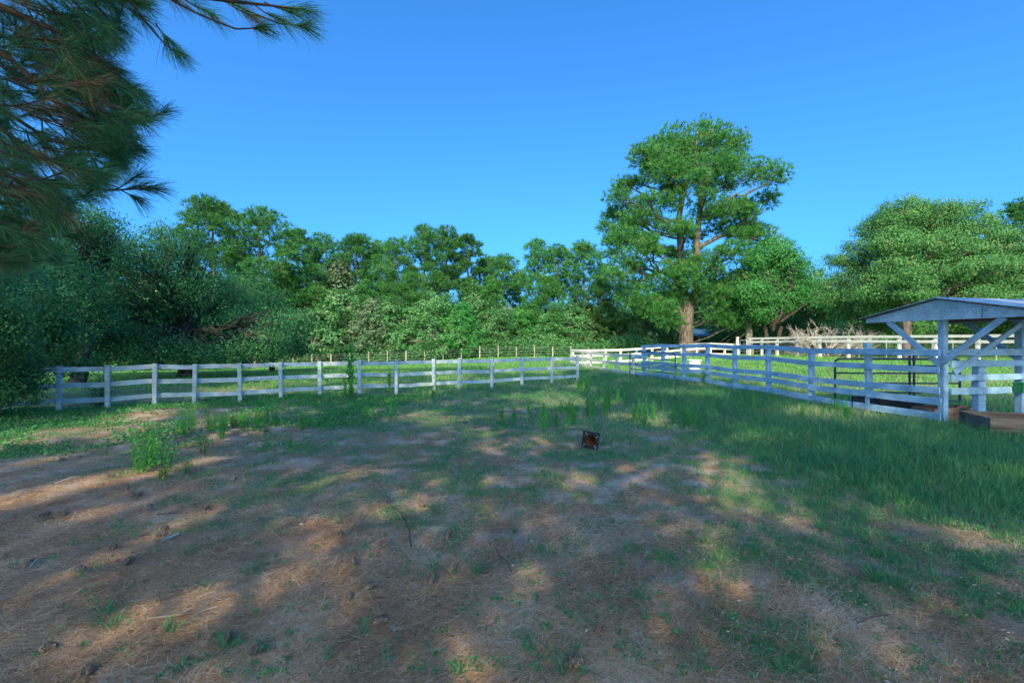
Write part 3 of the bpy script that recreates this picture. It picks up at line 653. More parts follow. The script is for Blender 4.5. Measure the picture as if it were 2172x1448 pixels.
def make_broad(name, label, loc, blobs, fork, r0, n_cl, per, cr, leaf, mat, bark='bark_dark', group=None, droop=0., flat=.7, inner=.45, rt=None, stems=1, per_blob=6):
    t = thing(name, label, 'tree', loc, group)
    P, k, V, Fq, ti = broad_crown(blobs, n_cl, per, cr, leaf, droop, flat, inner)
    rt = rt or r0 * .16; base = np.array([0, 0, -.15]); parts = []
    for s in range(stems):
        off = np.array([0, 0, 0]) if stems == 1 else np.array([math.cos(s * 2.4) * r0 * 3, math.sin(s * 2.4) * r0 * 2, 0])
        parts.append(trunk(base + off * .2, np.array(fork) + off, r0, r0 * .7))
    parts += limbs(base, np.array(fork, float), blobs, P, k, r0, rt, per_blob)
    Vt, Ft, _ = merge(parts); mesh_np('trunk', Vt, Ft, M[bark], t, smooth=True)
    mesh_np('crown', V, Fq, M[mat], t, attrs={'tint': ti})
    return t
def make_pine(name, label, loc, H, lean, blobs, r0, tuft_n, L, w, nb=9, group=None, bark='bark', mat='pine', stems=None, tint_mu=.5, inner=.2):
    t = thing(name, label, 'tree', loc, group)
    P, d, k = blob_shell(blobs, tuft_n, inner)
    D = unit(d * .8 + np.array([0, 0, .75])); V, Fq = tufts(P, D, nb, L, w, .9)
    tint = np.clip(np.repeat(rng.normal(tint_mu, .17, tuft_n), nb) + rng.normal(0, .12, tuft_n * nb), 0, 1)
    top = np.array([lean[0], lean[1], H * .96]); parts = []
    n = 10; c = curve_pts([0, 0, -.15], top, n, 0, .006); r = np.linspace(r0, r0 * .22, n); r[0] *= 1.3
    if stems is None:
        parts.append(tube(c, r, 10)); paths = [c]
    else:
        paths = []
        for cc_, rr in stems: paths.append(np.array(cc_, float)); parts.append(tube(cc_, rr, 12))
    allp = np.concatenate([np.stack([np.interp(np.linspace(0, len(pp) - 1, 60), np.arange(len(pp)), pp[:, a]) for a in range(3)], 1) for pp in paths])
    for bi, (bc, br) in enumerate(blobs):
        bc = np.array(bc, float); br = np.array(br)
        cost = np.linalg.norm(allp[:, :2] - bc[:2], axis=1) * .6 + np.abs(allp[:, 2] - (bc[2] - .45 * np.linalg.norm(bc[:2] - allp[:, :2], axis=1)))
        s = allp[np.argmin(cost)]; cb_ = curve_pts(s, bc, 6, -.05, .03); rr = r0 * (.13 + .10 * rng.uniform())
        rr *= .55 if (stems is not None and bc[2] < 7) else 1; parts.append(tube(cb_, np.linspace(rr, rr * .35, 6), 6))
        for q in np.where(k == bi)[0][:7]:
            s2 = cb_[rng.integers(2, 6)]; parts.append(tube(curve_pts(s2, P[q], 4, 0, .05), np.linspace(rr * .4, rr * .12, 4), 4))
    Vt, Ft, _ = merge(parts); mesh_np('trunk', Vt, Ft, M[bark], t, smooth=True)
    mesh_np('crown', V, Fq, M[mat], t, attrs={'tint': np.repeat(tint, 4)})
    return t

# ------------------------------------------------------------------ the big lone pine
def BZ(zx, zy, dep=0.0):
    px = 1200 + zx / 2.681; py = 220 + zy / 2.681; return [(px - 1455) * .0497, dep, (CY - py) * .0497 + 1.72]
bpx, bpy_ = 18.35, 48.0
zo = [(820,140,95,80),(650,165,100,80),(730,270,170,100),(960,235,85,75),(850,230,110,80),(500,320,135,65),(400,320,55,40),(640,390,170,80),(520,420,110,55),(840,395,120,75),(1060,410,95,65),(1110,460,75,60),
      (1140,550,65,45),(1010,560,70,40),(310,520,85,45),(300,600,60,35),(440,560,95,50),(430,640,115,50),(250,680,60,32),(590,560,100,50),(350,700,90,40),(840,620,140,65),(1000,650,90,45),(1150,690,70,35),(1090,750,110,45),
      (1200,810,70,30),(930,700,90,40),(330,780,95,45),(270,860,60,35),(390,870,80,40),(330,930,75,30),(270,1000,75,40),(620,720,100,45),(700,870,100,50),(880,880,85,45),(560,990,110,55),(640,960,70,40),(420,1050,95,45),
      (850,1000,85,50),(950,1040,80,55),(880,1100,70,50),(600,1110,80,50),(500,1190,80,50),(560,1250,60,30),(690,1020,70,45),(790,1080,60,50),(720,1120,40,25),(620,1060,60,40),(850,1200,80,45),(980,1240,90,45),(1060,1270,60,40),(930,1150,70,45),(380,1130,90,60),(760,950,60,35)]
blobs = []
for zx, zy, rx, ry in zo:
    k_ = .01855; hw = max(0, 6.5 - abs(zy - 500) * .006) * .5
    lowf = 1 + .15 * (zy > 740)
    blobs.append((BZ(zx, zy, rng.uniform(-hw, hw) - (1.2 if zy > 840 else 0)), (rx * k_ * 1.2 * lowf, max(rx, ry) * k_ * .95, ry * k_ * 1.3 * lowf)))
for k_i in range(20):                                 # foliage filling the heart of the crown
    zy = rng.uniform(330, 1090); hw_ = np.interp(zy, [330, 500, 700, 900, 1090], [260, 330, 380, 330, 300]); zx = 715 + rng.uniform(-1, 1) * hw_
    blobs.append((BZ(zx, zy, rng.uniform(-4.5, 1.5)), (1.15, 1.15, .7)))
for zx, zy, rx, ry in zo[2:34:2]:                      # the far side of the crown
    blobs.append((BZ(2 * 700 - zx + rng.uniform(-60, 60), zy + rng.uniform(-30, 30), rng.uniform(1.5, 4.5)), (rx * .015, rx * .015, ry * .016)))
stems = [([BZ(683, 1440), BZ(683, 1370), BZ(682, 1280), BZ(688, 1180), BZ(680, 1100)], [1.0, .78, .70, .74, .6]),
         ([BZ(690, 1170), BZ(668, 1060), BZ(652, 950), BZ(655, 800, .2), BZ(650, 640, .3), BZ(680, 480, .2), BZ(735, 330), BZ(750, 160)], [.55, .45, .38, .33, .3, .25, .18, .08]),
         ([BZ(700, 1180), BZ(738, 1070), BZ(750, 950), BZ(738, 800, -.2), BZ(752, 650, -.3), BZ(770, 470, -.2), BZ(800, 300), BZ(840, 140)], [.5, .42, .36, .33, .29, .24, .17, .08]),
         ([BZ(680, 1255, -.5), BZ(645, 1215, -.8), BZ(625, 1160, -.9)], [.28, .24, .14]),
         ([BZ(640, 1190, -.7), BZ(590, 1180, -1), BZ(520, 1208, -1.2)], [.12, .08, .04]),
         ([BZ(650, 1000), BZ(520, 960, -.5), BZ(400, 1030, -1)], [.24, .2, .1]), ([BZ(750, 820), BZ(900, 745, .3), BZ(1010, 750, .4), BZ(1150, 790)], [.24, .2, .16, .08])]
bp = make_pine('pine_tree', 'tallest pine, a lone broad tree with a forked thick trunk rising behind the corral', (bpx, bpy_, gz(bpx, bpy_)), 25, (0, 0), blobs, .62, 16000, .42, .055, 11, stems=stems, inner=.05, tint_mu=.5)

# ------------------------------------------------------------------ woods
def pine_blobs(H, Rm, n, lo=.5, top=1.0, flat=.62):
    out = []
    for i in range(n):
        f = (i + .5) / n; z = H * (lo + (1 - lo) * f) - .5; prof = Rm * (.55 + .75 * math.sin(math.pi * min(1, f * .85 + .12)) ** .8) * (1 if f < .8 else 1 - (f - .8) * 3.2)
        a = i * 2.4 + rng.uniform(-.5, .5); rr = prof * rng.uniform(.35, 1.0) * .8
        if f > .93: rr *= .3
        b = rng.uniform(.8, 1.7) * (Rm / 2.8); out.append(([rr * math.cos(a), rr * math.sin(a), z], (b, b, b * flat)))
    return out
PH = 17.0; pprot = []
for i, (Rm, n, lo, tf) in enumerate([(2.7, 24, .45, 950), (2.2, 20, .55, 750), (3.1, 26, .38, 1100), (1.9, 18, .5, 650), (3.0, 18, .62, 850), (2.4, 28, .25, 1100)]):
    pprot.append(dict(Rm=Rm, n=n, lo=lo, tf=tf))
FORM = ['with a rounded top', 'with a high flat crown', 'with a broad crown', 'slim and sparse', 'umbrella-shaped, bare below', 'bushy to its lower limbs']
firsts = {}
def wood_pine(px, topy, z, proto, label, sx=1.0, group='pines along the edge of the woods'):
    x = (px - CX) / F * z; g = gz(x, z); H = CAMH + (CY - topy) / F * z - g; s = H / PH
    if proto not in firsts:
        d = pprot[proto]; o = make_pine('pine_tree', label, (0, 0, 0), PH, (rng.uniform(-.5, .5), 0), pine_blobs(PH, d['Rm'], d['n'], d['lo']), .22, int(d['tf'] * 1.9), .42, .06, 9, group=group, inner=.35)
        firsts[proto] = o
    else: o = copy_tree(firsts[proto], (0, 0, 0), label=label, group=group)
    o.location = (x, z, g); o.rotation_euler = (0, 0, R.uniform(0, 6.28)); o.scale = (s * sx, s * sx, s)
    return o
order = ['first', 'second', 'third', 'fourth', 'fifth', 'sixth', 'seventh', 'eighth', 'ninth', 'tenth', 'eleventh', 'twelfth', 'thirteenth', 'fourteenth', 'fifteenth', 'sixteenth', 'seventeenth', 'eighteenth', 'nineteenth', 'twentieth', 'twenty-first', 'twenty-second']
WP = [(448, 420, 54, 4, 1.25), (555, 442, 54, 2, 1.35), (632, 482, 62, 3, 1.2), (684, 500, 64, 0, 1.1), (757, 496, 62, 4, 1.2), (806, 514, 66, 1, 1.2), (838, 506, 60, 2, 1.0), (900, 472, 58, 5, 1.1), (946, 483, 62, 1, 1.1), (992, 494, 62, 3, 1.35),
      (1030, 545, 66, 0, 1.0), (1066, 540, 62, 4, 1.15), (1140, 503, 58, 5, 1.05), (1186, 520, 64, 1, 1.1), (1236, 512, 62, 4, 1.1), (1290, 560, 66, 0, 1.1)]
for i, (px, ty, z, pr, sx) in enumerate(WP):
    wood_pine(px, ty, z, pr, f'{order[i]} pine from the left on the woods skyline, {FORM[pr]}', sx)
for i, (px, ty, z, pr) in enumerate([(500, 520, 66, 5), (600, 560, 60, 5), (720, 570, 68, 2), (870, 560, 68, 3), (1100, 575, 68, 5), (1000, 590, 58, 5), (1225, 600, 56, 5), (410, 560, 64, 2), (530, 560, 57, 5), (665, 560, 57, 2), (775, 590, 55.5, 5), (850, 600, 56, 0), (925, 575, 56, 2), (1045, 590, 56.5, 5), (1165, 585, 55.5, 2), (1275, 590, 57, 5), (1320, 600, 60, 2)]):
    wood_pine(px, ty, z, pr, f'shorter bushy pine inside the woods below the skyline pines, {order[[14,3,6,10,13,12,16,1,2,5,7,9,11,17,15,18,19][i] - 1]} from the left', 1.2, group='shorter pines inside the woods')
wood_pine(2178, 422, 44, 4, 'flat-crowned pine cut by the right edge of the photo above the round oak', 1.3)
wood_pine(2300, 440, 46, 2, 'pine standing just beyond the right edge behind the round oak', 1.3)

BH = 7.0; bprot = {}
def bush_blobs(Rm, H, n, low=.12):
    out = []
    for i in range(n):
        f = (i + .5) / n; z = H * (low + (.80 - low) * f); a = i * 2.4 + rng.uniform(-.4, .4); rr = Rm * (.95 - .75 * f ** 2) * rng.uniform(.3, .8); b = rng.uniform(.24, .42) * Rm + .3
        out.append(([rr * math.cos(a), rr * math.sin(a), z], (b, b, b * .75)))
    out.append(([0, 0, H * .84], (Rm * .38, Rm * .38, H * .16)))
    return out
def wood_broad(px, topy, z, proto, label, sx=1.0, group='leafy trees at the edge of the woods', mat='leaf', leaf=.24):
    x = (px - CX) / F * z; g = gz(x, z); H = CAMH + (CY - topy) / F * z - g; s = H / BH; key = (proto, mat)
    if key not in bprot:
        bl = bush_blobs(2.6 + .3 * (proto % 3), BH, 13 + proto)
        bprot[key] = make_broad('leafy_tree', label, (0, 0, 0), bl, (rng.uniform(-.3, .3), 0, 1.6), .16, 380, 26, .42, leaf, mat, 'bark_pale', group, inner=.72, stems=1 + proto % 2, per_blob=5); o = bprot[key]
    else: o = copy_tree(bprot[key], (0, 0, 0), label=label, group=group)
    o.location = (x, z, g - .1); o.rotation_euler = (0, 0, R.uniform(0, 6.28)); o.scale = (s * sx, s * sx, s)
    return o
LB = [(470, 660, 50, 0, 1.3, 'leaf'), (540, 640, 52, 1, 1.2, 'leaf'), (596, 600, 54, 2, 1.1, 'leaf'), (655, 650, 51, 0, 1.2, 'leaf'), (716, 535, 56, 1, .85, 'leaf_grey'), (735, 625, 51.5, 2, 1.25, 'leaf'), (790, 640, 53, 0, 1.2, 'leaf_grey'),
      (815, 635, 52, 3, 1.3, 'leaf'), (870, 655, 51.5, 1, 1.3, 'leaf'), (925, 640, 53, 2, 1.3, 'leaf'), (980, 640, 52, 0, 1.2, 'leaf_lime'), (1010, 620, 55, 3, 1.2, 'leaf'), (1060, 650, 52, 1, 1.3, 'leaf'), (1110, 640, 53, 2, 1.3, 'leaf_lime'),
      (1160, 655, 52, 0, 1.3, 'leaf'), (1215, 650, 54, 3, 1.2, 'leaf'), (1262, 660, 54, 1, 1.3, 'leaf_grey'), (1310, 650, 56, 2, 1.3, 'leaf'), (1365, 640, 58, 0, 1.3, 'leaf'), (1415, 600, 62, 1, 1.2, 'leaf'), (1500, 590, 66, 2, 1.2, 'leaf'), (1560, 600, 66, 3, 1.2, 'leaf'),
      (1720, 575, 50, 2, .9, 'leaf'), (1765, 600, 46, 0, 1.0, 'leaf')]
adj = {'leaf': 'green', 'leaf_grey': 'grey-green', 'leaf_lime': 'bright green'}
for i, (px, ty, z, pr, sx, mt) in enumerate(LB):
    ty += R.uniform(-28, 14); z += R.uniform(-.5, 4.5) if px < 1700 else 0; sx *= R.uniform(.8, 1.05)
    wood_broad(px, ty, z, pr, f'{adj[mt]} leafy tree, {order[i] if i < 22 else ("twenty-third" if i == 22 else "twenty-fourth")} from the left in the low row edging the woods', sx, mat=mt)
for i, px in enumerate(list(range(420, 1320, 75)) + [1560, 1620, 1700, 1780, 1860, 1950, 2050, 2160, 2280]):
    wood_broad(px + R.uniform(-15, 15), R.uniform(600, 650), R.uniform(60, 66) if px < 1400 else R.uniform(54, 58), i % 4, f'shaded leafy tree deep in the woods behind the front row, {order[i]} from the left', 1.5, group='leafy trees deep in the woods')
for i, px in enumerate(range(-260, 460, 90)):
    wood_broad(px, R.uniform(540, 600), R.uniform(42, 50), i % 4, f'leafy tree behind the dark trees on the left, {order[i]} from the left of its row', 1.4, group='leafy trees behind the dark left trees')
# far woods closing the horizon: one mass nobody could count
fx = []
Px = rng.uniform(-150, 150, 5200); Py_ = 84 + 14 * rng.uniform(0, 1, 5200) - .00105 * Px ** 2 * .6; Pz = rng.uniform(0, 1, 5200) ** .8 * (7.2 + 2.2 * vnoise(Px, Py_ * 0, 6, 4))
Pc = np.stack([Px, Py_, Pz - 1.2], 1); Pq = np.repeat(Pc, 14, 0) + rng.normal(size=(5200 * 14, 3)) * [.9, .7, .5]
V, Fq = cards(Pq, .75 * rng.uniform(.6, 1.3, len(Pq)), .45)
o = mesh_np('far_woods', V, Fq, M['leaf'], attrs={'tint': np.repeat(np.clip(rng.normal(.4, .2, len(Pq)), 0, 1), 4)}); tag(o, 'distant dark woods closing the horizon behind the tree line', 'woods', kind='stuff')

# undergrowth at the foot of the woods
n = 9000; t = rng.uniform(0, 1, n); X = -46 + 62 * t; Y = 51.6 + 1.6 * rng.uniform(0, 1, n); Z = ground(X, Y) + rng.uniform(0, 1, n) ** 1.3 * (1.1 + 1.3 * vnoise(X, Y, 2.2, 9))
Q = np.repeat(np.stack([X, Y, Z], 1), 5, 0) + rng.normal(size=(n * 5, 3)) * .22
V, Fq = cards(Q, .24 * rng.uniform(.6, 1.3, len(Q)), .15)
o = mesh_np('undergrowth', V, Fq, M['leaf'], attrs={'tint': np.repeat(np.clip(rng.normal(.4, .2, len(Q)), 0, 1), 4)}); tag(o, 'tangled green undergrowth at the foot of the woods behind the wire fence', 'undergrowth', kind='stuff')

# ------------------------------------------------------------------ left dark trees and bushes
def PB(cx, cz, plist, dep=2.0, kx=1.0):               # blobs from photo ellipses at depth cz, local to tree base (cx, cz)
    g = gz(cx, cz); out = []
    for px, py, rx, ry in plist:
        d = rng.uniform(-dep, dep); zz = cz + d
        out.append(([(px - CX) / F * zz - cx, d, CAMH + (CY - py) / F * zz - g], (rx / F * zz, max(rx, ry) / F * zz * .8, ry / F * zz)))
    return out
x1, z1 = -16.6, 23.0
bl = PB(x1, z1, [(350,530,55,50),(300,540,70,50),(400,520,40,35),(250,560,80,60),(330,600,90,60),(420,590,80,50),(470,640,85,50),(380,680,110,55),(270,680,90,60),(520,700,80,45),(440,720,90,35),(560,730,60,30),(310,740,80,35),(340,500,30,25),(200,640,60,60),(590,690,40,40)], 2.2) + [([c_[0], c_[1] - 2.4, c_[2]], r_) for c_, r_ in PB(x1, z1 - 2.4, [(380,742,75,26),(430,752,60,20),(300,752,60,22),(340,715,60,35),(490,748,50,20)], .4)]
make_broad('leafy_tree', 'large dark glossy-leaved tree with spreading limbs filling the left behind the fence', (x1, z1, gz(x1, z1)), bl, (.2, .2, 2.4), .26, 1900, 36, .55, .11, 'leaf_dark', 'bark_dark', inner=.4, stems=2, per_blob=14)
x2, z2 = -18.2, 19.0
bl = PB(x2, z2, [(170,470,60,40),(120,520,90,60),(200,530,70,60),(60,560,90,70),(140,600,90,60),(40,640,80,60),(180,670,70,60),(100,700,90,50),(230,720,60,45),(-40,600,90,90),(215,480,35,35),(-60,500,80,70)], 1.8)
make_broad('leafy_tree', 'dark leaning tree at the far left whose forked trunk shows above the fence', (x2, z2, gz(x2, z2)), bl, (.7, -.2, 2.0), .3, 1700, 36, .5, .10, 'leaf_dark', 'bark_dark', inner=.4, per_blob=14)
x3, z3 = -15.8, 30.0
bl = PB(x3, z3, [(590,700,60,40),(560,660,60,50),(620,690,45,45),(600,740,60,25),(530,620,50,60)], 1.5)
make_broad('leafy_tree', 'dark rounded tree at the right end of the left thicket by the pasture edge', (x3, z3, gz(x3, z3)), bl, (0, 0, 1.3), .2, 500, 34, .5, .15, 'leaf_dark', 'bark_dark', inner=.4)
x4, z4 = -11.8, 10.1
bl = PB(x4, z4, [(0,720,55,60),(38,760,38,50),(-10,800,60,55),(40,832,34,40),(-50,740,90,90),(-80,830,80,60),(15,670,40,45),(62,800,18,32)], .45)
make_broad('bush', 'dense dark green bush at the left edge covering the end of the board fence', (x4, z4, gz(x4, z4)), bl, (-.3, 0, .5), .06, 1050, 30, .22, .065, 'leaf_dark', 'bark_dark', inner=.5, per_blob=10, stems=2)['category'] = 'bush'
x5, z5 = -14.4, 12.8
bl = PB(x5, z5, [(20,620,80,60),(100,660,60,60),(-60,640,80,80),(60,700,90,50),(130,720,45,45),(-50,740,90,60),(150,770,35,25)], .8)
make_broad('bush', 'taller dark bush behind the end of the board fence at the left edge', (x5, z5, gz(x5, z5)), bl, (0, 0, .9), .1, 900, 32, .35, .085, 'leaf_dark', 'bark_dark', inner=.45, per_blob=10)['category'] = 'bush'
# sapling with red soil mound in the left pasture
sx_, sz_ = GP(365, 771)
sp = thing('sapling_trunk', 'thin pale trunk rising from a reddish soil mound at the far left pasture edge', 'tree trunk', (sx_, sz_, gz(sx_, sz_)))
V, Fq, _ = tube([[0, 0, -.1], [.05, 0, .6], [0, 0, 1.3], [.15, 0, 2.4], [.3, 0, 4]], [.16, .12, .11, .09, .05], 8); mesh_np('trunk', V, Fq, M['bark_pale'], sp, smooth=True)
V, Fq = lathe([(.9, -.05), (.7, .12), (.42, .28), (.15, .4), (.01, .42)], 14); V[:, :2] *= rng.uniform(.85, 1.15, (len(V), 1)); mesh_np('soil_mound', V, Fq, M['soil'], sp)

# ------------------------------------------------------------------ right-hand trees
x6, z6 = 26.0, 45.5
bl = PB(x6, z6, [(1640,535,45,25),(1600,560,35,25),(1680,560,40,25),(1640,590,55,30),(1600,620,35,30),(1690,610,40,30),(1650,640,50,25),(1720,620,35,22),(1740,640,30,18),(1610,660,30,20)], 2.0)
make_broad('leafy_tree', 'bright green tree with a forked grey trunk between the lone pine and the round oak', (x6, z6, gz(x6, z6)), bl, (.1, 0, 3.2), .28, 1100, 32, .6, .22, 'leaf_lime', 'bark_dark', inner=.35, stems=2, rt=.04, per_blob=9)
x7, z7 = 24.3, 46.5
bl = PB(x7, z7, [(1600,655,28,20),(1625,600,30,25),(1585,600,25,25),(1640,560,30,22)], 1.2)
make_broad('leafy_tree', 'crooked tree with a pale scarred trunk left of the forked tree', (x7, z7, gz(x7, z7)), bl, (-.1, 0, 3.0), .42, 260, 26, .55, .22, 'leaf', 'bark_pale', inner=.35, rt=.08)
x8, z8 = 28.6, 33.0
bl = []
for py, l, r in [(452, 1880, 2020), (480, 1850, 2075), (510, 1822, 2095), (540, 1800, 2110), (575, 1798, 2120), (605, 1780, 2150), (635, 1775, 2150), (662, 1800, 2150), (688, 1850, 2140)]:
    w_ = (r - l) / 2; nb = max(3, int((r - l) / 75))
    for i in range(nb):
        px = l + (i + .5) * (r - l) / nb; hw = w_ / F * z8 * .8; q = (px - (l + r) / 2) / w_; dmax = hw * math.sqrt(max(.05, 1 - q * q))
        for sgn in (-1, 1):
            d = sgn * dmax * rng.uniform(.35, .9); zz = z8 + d
            bl.append(([(px - CX) / F * z8 - x8, d, CAMH + (CY - py - rng.uniform(-9, 9)) / F * z8 - gz(x8, z8)], (1.5, 1.6, rng.uniform(.55, .85))))
make_broad('oak_tree', 'big round oak with layered drooping foliage behind the pavilion roof', (x8, z8, gz(x8, z8)), bl, (.2, 0, 3.0), .42, 7500, 30, .44, .14, 'leaf_oak', 'bark_pale', flat=.6, inner=.5, rt=.05, per_blob=5, droop=.3)
x9, z9 = 34.6, 31.0
bl = PB(x9, z9, [(2165,585,45,22),(2200,610,80,30),(2140,635,55,22),(2200,660,80,30),(2140,690,60,25),(2280,580,60,50),(2270,640,70,50)], 2.5)
make_broad('oak_tree', 'second oak merging with the round oak at the right edge', (x9, z9, gz(x9, z9)), bl, (.5, 0, 2.6), .36, 2400, 30, .5, .15, 'leaf_oak', 'bark_pale', flat=.45, inner=.45, rt=.05, droop=.3)
V, Fq, _ = trunk(np.array([0, 0, -.2]), np.array([.1, 0, 4.4]), .26, .2)
tt = thing('tree_trunk', 'straight brown trunk seen under the left eave of the pavilion', 'tree trunk', (25.5, 29.5, gz(25.5, 29.5))); mesh_np('stem', V, Fq, M['bark'], tt, smooth=True)
for _ in range(1):                                     # its small crown, inside the oak foliage
    bl = [([rng.uniform(-1, 1), rng.uniform(-1, 1), 4.2 + rng.uniform(0, 1.4)], (1.1, 1.1, .5)) for _k in range(5)]
    P_, k_, V, Fq, ti = broad_crown(bl, 220, 28, .4, .15, flat=.5); mesh_np('crown', V, Fq, M['leaf_oak'], tt, attrs={'tint': ti})

def dead_tree(name, label, loc, h, spread, n0, mat='deadwood', depth=4, r0=.09, grp=None):
    parts = []
    def grow(p, d, L, r, dep):
        q = p + d * L; mid = (p + q) / 2 + rng.normal(size=3) * L * .07; parts.append(tube([p, mid, q], [r, r * .8, r * .6], 4 if dep < depth else 6))
        if dep <= 0: return
        for i in range(3 if dep > 1 else 4):
            nd = unit(d + rng.normal(size=3) * .62 + np.array([0, 0, .05])); nd[2] = abs(nd[2]) * .8 if q[2] < .5 else nd[2]
            s = p + (q - p) * rng.uniform(.4, 1); grow(s, unit(nd), L * rng.uniform(.6, .82), r * .55, dep - 1)
    for i in range(n0):
        a = i * 6.283 / n0 + rng.uniform(-.3, .3); d = unit(np.array([math.cos(a) * spread, math.sin(a) * spread * .6, .75])); grow(np.array([math.cos(a) * .15, math.sin(a) * .15, -.05]), d, h * .36, r0, depth)
    t = thing(name, label, 'dead tree', loc, grp); V, Fq, _ = merge(parts); mesh_np('branches', V, Fq, M[mat], t); return t
dx, dz = 23.1, 33.2
dead_tree('dead_tree', 'bare grey dead brush tree spreading in front of the round oak', (dx, dz, gz(dx, dz)), 4.2, 1.35, 11, depth=4, r0=.08)
dead_tree('dead_tree', 'pale dead branches hanging at the left part of the woods edge', (-22.6, 50.6, gz(-22.6, 50.6) + 2.2), 2.4, .9, 3, depth=3, r0=.07)

# ------------------------------------------------------------------ shade: the pines standing around and behind the photographer
LIT = [(300,918,460,892,12),(460,898,600,872,11),  # sunlit strips on the paddock floor: (px0, py0, px1, py1, half width in px)
 (0,934,180,912,13),(180,912,370,866,12),(0,993,190,976,9),(190,976,440,945,9),(440,932,640,902,9),(-60,1075,236,1018,15),(236,1018,470,972,13),(160,1098,300,1062,8),(300,1124,440,1085,8),(640,1040,760,1010,7),
 (560,1245,700,1160,13),(470,1300,560,1245,9),(-40,1470,200,1400,14),(200,1400,380,1340,20),(690,1115,870,1080,19),(700,1265,760,1235,9),(880,1448,1000,1400,42),(1215,1022,1250,1022,18),(1360,1000,1400,990,12),(1150,1110,1200,1108,10),
 (1240,1150,1290,1168,14),(1100,1232,1130,1236,10),(1500,972,1560,1058,16),(1560,1058,1700,1088,9),(1780,1060,1840,1082,10),(1990,1112,2040,1130,12),(2100,1150,2200,1166,10),(1540,1215,1600,1250,13),(1670,1300,1720,1335,14),(1830,1382,1930,1400,15),
 (870,884,940,888,9),(960,920,1010,922,7),(1030,946,1080,949,8),(1110,942,1160,944,7),(1100,862,1130,864,5),(780,888,830,886,5),(1690,876,1840,888,14),(1300,880,1360,884,7),(1480,1120,1520,1130,8),(560,985,640,975,4),(1000,1080,1040,1078,5),
 (2040,1000,2100,1010,8),(1560,930,1640,936,6),(1420,840,1500,842,6),(1900,860,2000,880,8)]
def is_lit(X, Y):
    out = np.zeros(np.shape(X), bool)
    for x0, y0, x1_, y1_, w in LIT:
        ya, yb = F * CAMH / (y0 - CY), F * CAMH / (y1_ - CY); xa, xb = (x0 - CX) / F * ya, (x1_ - CX) / F * yb; ym = (ya + yb) / 2
        d = np.array([xb - xa, yb - ya]); L2 = (d ** 2).sum() + 1e-6; t = np.clip(((X - xa) * d[0] + (Y - ya) * d[1]) / L2, 0, 1)
        hw = min(.55, .75 * w * ym * ym / (F * CAMH) + .3 * w / F * ym) + (.12 if ym < 7 else .26)
        out |= np.hypot(X - xa - t * d[0], Y - ya - t * d[1]) < hw
    return out
s = np.array(SUN); cells = []
for zlo, zhi, st in ((1.0, 7, .36), (7, 15, .62), (15, 33, .95)):
    X, Y = np.meshgrid(np.arange(-38, 20, st), np.arange(zlo, zhi, st)); X = X.ravel() + rng.uniform(-.5, .5, X.size) * st * .8; Y = Y.ravel() + rng.uniform(-.5, .5, Y.size) * st * .8
    ok = (np.abs(X) < 1.2 * Y + 1.5) & ~is_lit(X, Y)
    # the sunlit open ground on the far right and beyond the paddock
    ok &= ~((X > 9.6) & (Y > 14.6)); ok &= ~((X > 2.5) & (Y > 26.5)); ok &= (X < 15)
    ok &= ~((Y > 13) & (X < 3) & (fbm(X * .55 + Y * .06, Y * .9, 2.2, 21) > .56 - .05 * S((Y - 22) / 10))); ok &= ~((Y > 30) & (X < 3) & (fbm(X, Y, 3, 5) > .42))
    X, Y = X[ok], Y[ok]; cells.append(np.stack([X, Y, np.full(len(X), st)], 1))
cells = np.concatenate(cells)
TR = np.array([(-27, -2.5), (-18, -8), (-9.5, -12), (-1.5, -10.5), (6.5, -12), (13.5, -7.5), (-24, -12), (-4.5, -19), (3.5, -20)])
TL = ['tall pine behind the photographer, far left of the group', 'tall pine behind the photographer, left', 'tall pine behind the photographer, left of centre', 'tall pine directly behind the photographer', 'tall pine behind the photographer, right of centre',
      'tall pine behind the photographer, far right of the group', 'rear pine behind the photographer, left', 'rear pine behind the photographer, middle', 'rear pine behind the photographer, right']
tan = s[2] / math.hypot(s[0], s[1]); bestH = []
G = np.stack([cells[:, 0], cells[:, 1], ground(cells[:, 0], cells[:, 1])], 1)
hlo = np.maximum(7.0, (cells[:, 1] - 2.5) * tan); hsel = hlo + rng.uniform(0, 1, len(cells)) * (np.maximum(24.0, hlo + .5) - hlo) * .8
